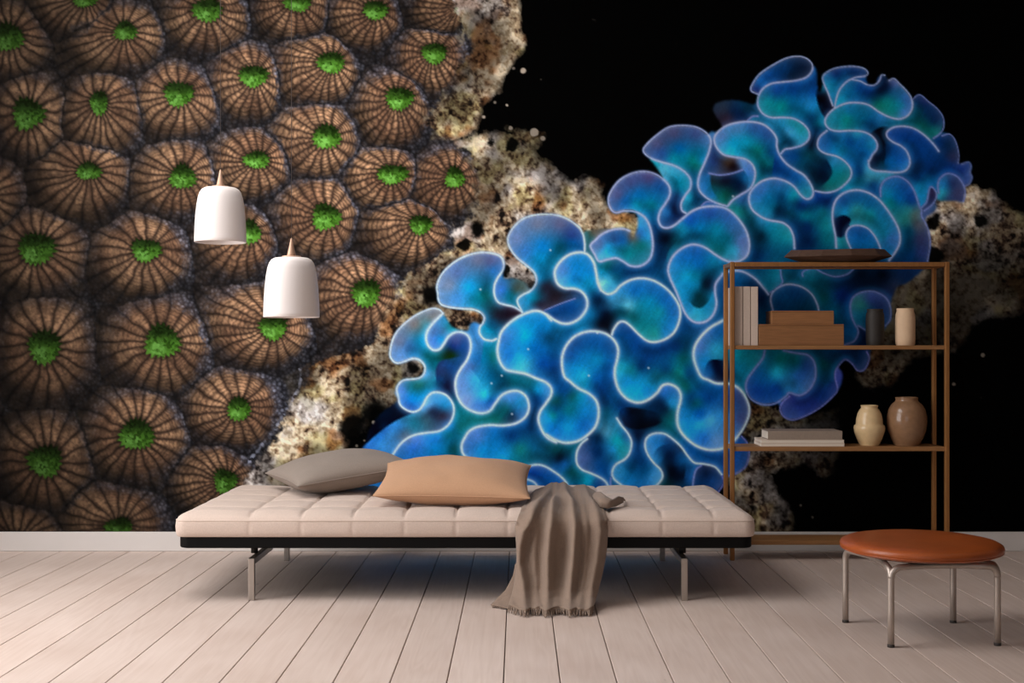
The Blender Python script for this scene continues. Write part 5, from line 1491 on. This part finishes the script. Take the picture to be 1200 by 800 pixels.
# ---- books lying on the middle shelf
def lying_book(u0, u1, zb, th, D, Y, mat, label, rz, hard):
    k = Y / F
    x0, x1 = (u0 - U0) * k, (u1 - U0) * k
    root = thing('lying_book', label, 'book', ((x0 + x1) / 2, Y + D / 2, zb), rz, 'books lying on the middle shelf')
    w = (x1 - x0) / 2
    if hard:      # spine towards the room
        bm = bmesh.new()
        box_bm(bm, -w, w, -D / 2, -D / 2 + 0.003, 0.0003, th)
        box_bm(bm, -w, w, -D / 2 + 0.003, D / 2, 0.0003, 0.0028)
        box_bm(bm, -w, w, -D / 2 + 0.003, D / 2, th - 0.0025, th)
        obj('cover', bm_mesh('cover', bm), mat, root)
        obj('page_block', box_mesh('page_block', -w + 0.003, w - 0.003, -D / 2 + 0.0034, D / 2 - 0.003, 0.0030, th - 0.0027), M['paper'], root)
    else:
        obj('cover', box_mesh('cover', -w, w, -D / 2, D / 2, th - 0.002, th), mat, root)
        obj('cover', box_mesh('cover', -w, w, -D / 2, D / 2, 0.0003, 0.0022), mat, root)
        obj('page_block', box_mesh('page_block', -w + 0.0006, w - 0.0006, -D / 2 + 0.0008, D / 2 - 0.0008, 0.0024, th - 0.0022), M['paper'], root)
    return th


t1 = lying_book(892.0, 989.6, ZS2, 0.0128, 0.146, SYF + 0.004, M['book_cream'], 'wide cream paperback lying on the middle shelf, bottom of the stack', 0, False)
t2 = lying_book(892.4, 989.2, ZS2 + t1, 0.0135, 0.146, SYF + 0.004, M['book_cream'], 'wide cream paperback between the grey book and the bottom paperback', 0, False)
lying_book(900.0, 987.0, ZS2 + t1 + t2, 0.0345, 0.140, SYF + 0.006, M['book_grey'], 'thick grey-brown hardback lying on top of the cream paperbacks', 0, True)


# ================================================================ stool
FEET = [(1.034, 3.367), (1.338, 3.387), (1.314, 3.666), (0.990, 3.672)]
sc_ = Vector((1.1685, 3.523, 0))
stool = thing('stool', 'low round stool with a cognac leather seat and four steel tube legs', 'stool', sc_)
prof = [(0, 0.238), (0.185, 0.238), (0.205, 0.240), (0.218, 0.2445), (0.2265, 0.2515), (0.2285, 0.258), (0.2255, 0.2655), (0.215, 0.2715), (0.195, 0.2755), (0.15, 0.2770), (0.08, 0.2752), (0, 0.2745)]
part('seat', lathe_mesh('seat', prof, 72), M['leather_tan'], stool, 'cognac leather seat pad').location = (0, 0, 0)
seam_ring = [(0.2255 + 0.0016 * math.cos(2 * PI * w / 8), 0.2492 + 0.0016 * math.sin(2 * PI * w / 8)) for w in range(9)]
obj('seat_seam', lathe_mesh('seat_seam', seam_ring, 72), M['leather_tan'], stool)
part('seat_plate', lathe_mesh('seat_plate', [(0, 0.2315), (0.165, 0.2315), (0.168, 0.2345), (0.165, 0.2380), (0, 0.2380)], 56), M['black_steel'], stool).location = (0, 0, 0)
TR = 0.0093
ZR = 0.2215
feet = [Vector((x, y, 0)) for x, y in FEET]
for k in range(4):
    a = feet[k]
    for nb in (1, -1):
        pass
    p = [a + Vector((0, 0, 0.006)), a + Vector((0, 0, 0.10)), a + Vector((0, 0, ZR - 0.032))]
    # bend into the rail towards the next leg
    b = feet[(k + 1) % 4]
    d = (b - a).normalized()
    for q in range(1, 9):
        th = q / 8 * PI / 2
        p.append(a + Vector((0, 0, ZR - 0.030)) + Vector((0, 0, 0.030 * math.sin(th))) + d * (0.030 * (1 - math.cos(th))))
    sag = (sc_ + Vector((0, 0, ZR)) - (a + b) / 2 - Vector((0, 0, ZR)))
    mid = (a + b) / 2 + Vector((0, 0, ZR)) + Vector((sag.x, sag.y, 0)) * 0.16
    e = b - d * 0.030 + Vector((0, 0, ZR))
    s0 = p[-1]
    for q in range(1, 15):
        t = q / 14
        c = s0 * (1 - t) ** 2 + (mid * 2 - (s0 + e) * 0.5) * 2 * t * (1 - t) + e * t * t
        p.append(c)
    for q in range(1, 9):
        th = q / 8 * PI / 2
        p.append(b + Vector((0, 0, ZR - 0.030)) - d * 0.030 + d * (0.030 * math.sin(th)) + Vector((0, 0, 0.030 * math.cos(th))))
    leg = part('leg', tube_mesh('leg', p, TR, 16), M['satin_steel'], stool)
    obj('foot_cap', tube_mesh('foot_cap', [a, a + Vector((0, 0, 0.008))], TR + 0.0006, 16), M['rubber'], leg)


# ================================================================ pendant lamps
def pendant(uc, v_bot, Y, label):
    k = Y / F
    zb = H - (v_bot - V0) * k
    x = (uc - U0) * k
    root = thing('pendant_lamp', label, 'pendant lamp', (x, Y, zb), group='white bell pendant lamps')
    R = 0.0825
    out = [(R, 0.0), (R - 0.0002, 0.012), (0.0812, 0.045), (0.0788, 0.085), (0.0750, 0.120), (0.0705, 0.145), (0.0655, 0.160), (0.0590, 0.1695), (0.0500, 0.1748), (0.036, 0.1768), (0.020, 0.1772)]
    inn = [(max(r - 0.0028, 0.010), z - 0.0028 if z > 0.1 else z) for r, z in out[::-1]]
    inn[-1] = (R - 0.0028, 0.0)
    obj('shade', lathe_mesh('shade', [(0.004, 0.1772)] + out[::-1] + [(R - 0.0014, -0.0012)] + inn[::-1] + [(0.004, 0.1742)], 72), M['shade'], root)
    obj('collar', lathe_mesh('collar', [(0, 0.1765), (0.027, 0.1765), (0.0285, 0.1785), (0.027, 0.1810), (0, 0.1812)], 40), M['lamp_cone'], root)
    obj('cone', lathe_mesh('cone', [(0, 0.1805), (0.0135, 0.1805), (0.0125, 0.186), (0.0070, 0.210), (0.0026, 0.232), (0.0012, 0.2345), (0, 0.2345)], 32), M['lamp_cone'], root, )
    obj('cord', tube_mesh('cord', [(0, 0, 0.233), (0, 0, (ZC - zb) * 0.5), (0, 0, ZC - zb - 0.02)], 0.0008, 8), M['cord'], root)
    obj('ceiling_cup', lathe_mesh('ceiling_cup', [(0, ZC - zb - 0.045), (0.012, ZC - zb - 0.045), (0.040, ZC - zb - 0.014), (0.042, ZC - zb - 0.0005), (0, ZC - zb - 0.0005)], 40), M['shade'], root)
    obj('bulb', lathe_mesh('bulb', [(0, 0.060), (0.012, 0.062), (0.024, 0.074), (0.028, 0.090), (0.024, 0.106), (0.014, 0.124), (0.0135, 0.150), (0.0135, 0.1735), (0, 0.1735)], 32), M['shade'], root)
    return root


pendant(258.3, 283.6, 3.92, 'white bell pendant lamp on the shorter cord, the higher of the pair')
pendant(341.6, 371.3, 3.60, 'white bell pendant lamp on the longer cord, the lower of the pair')
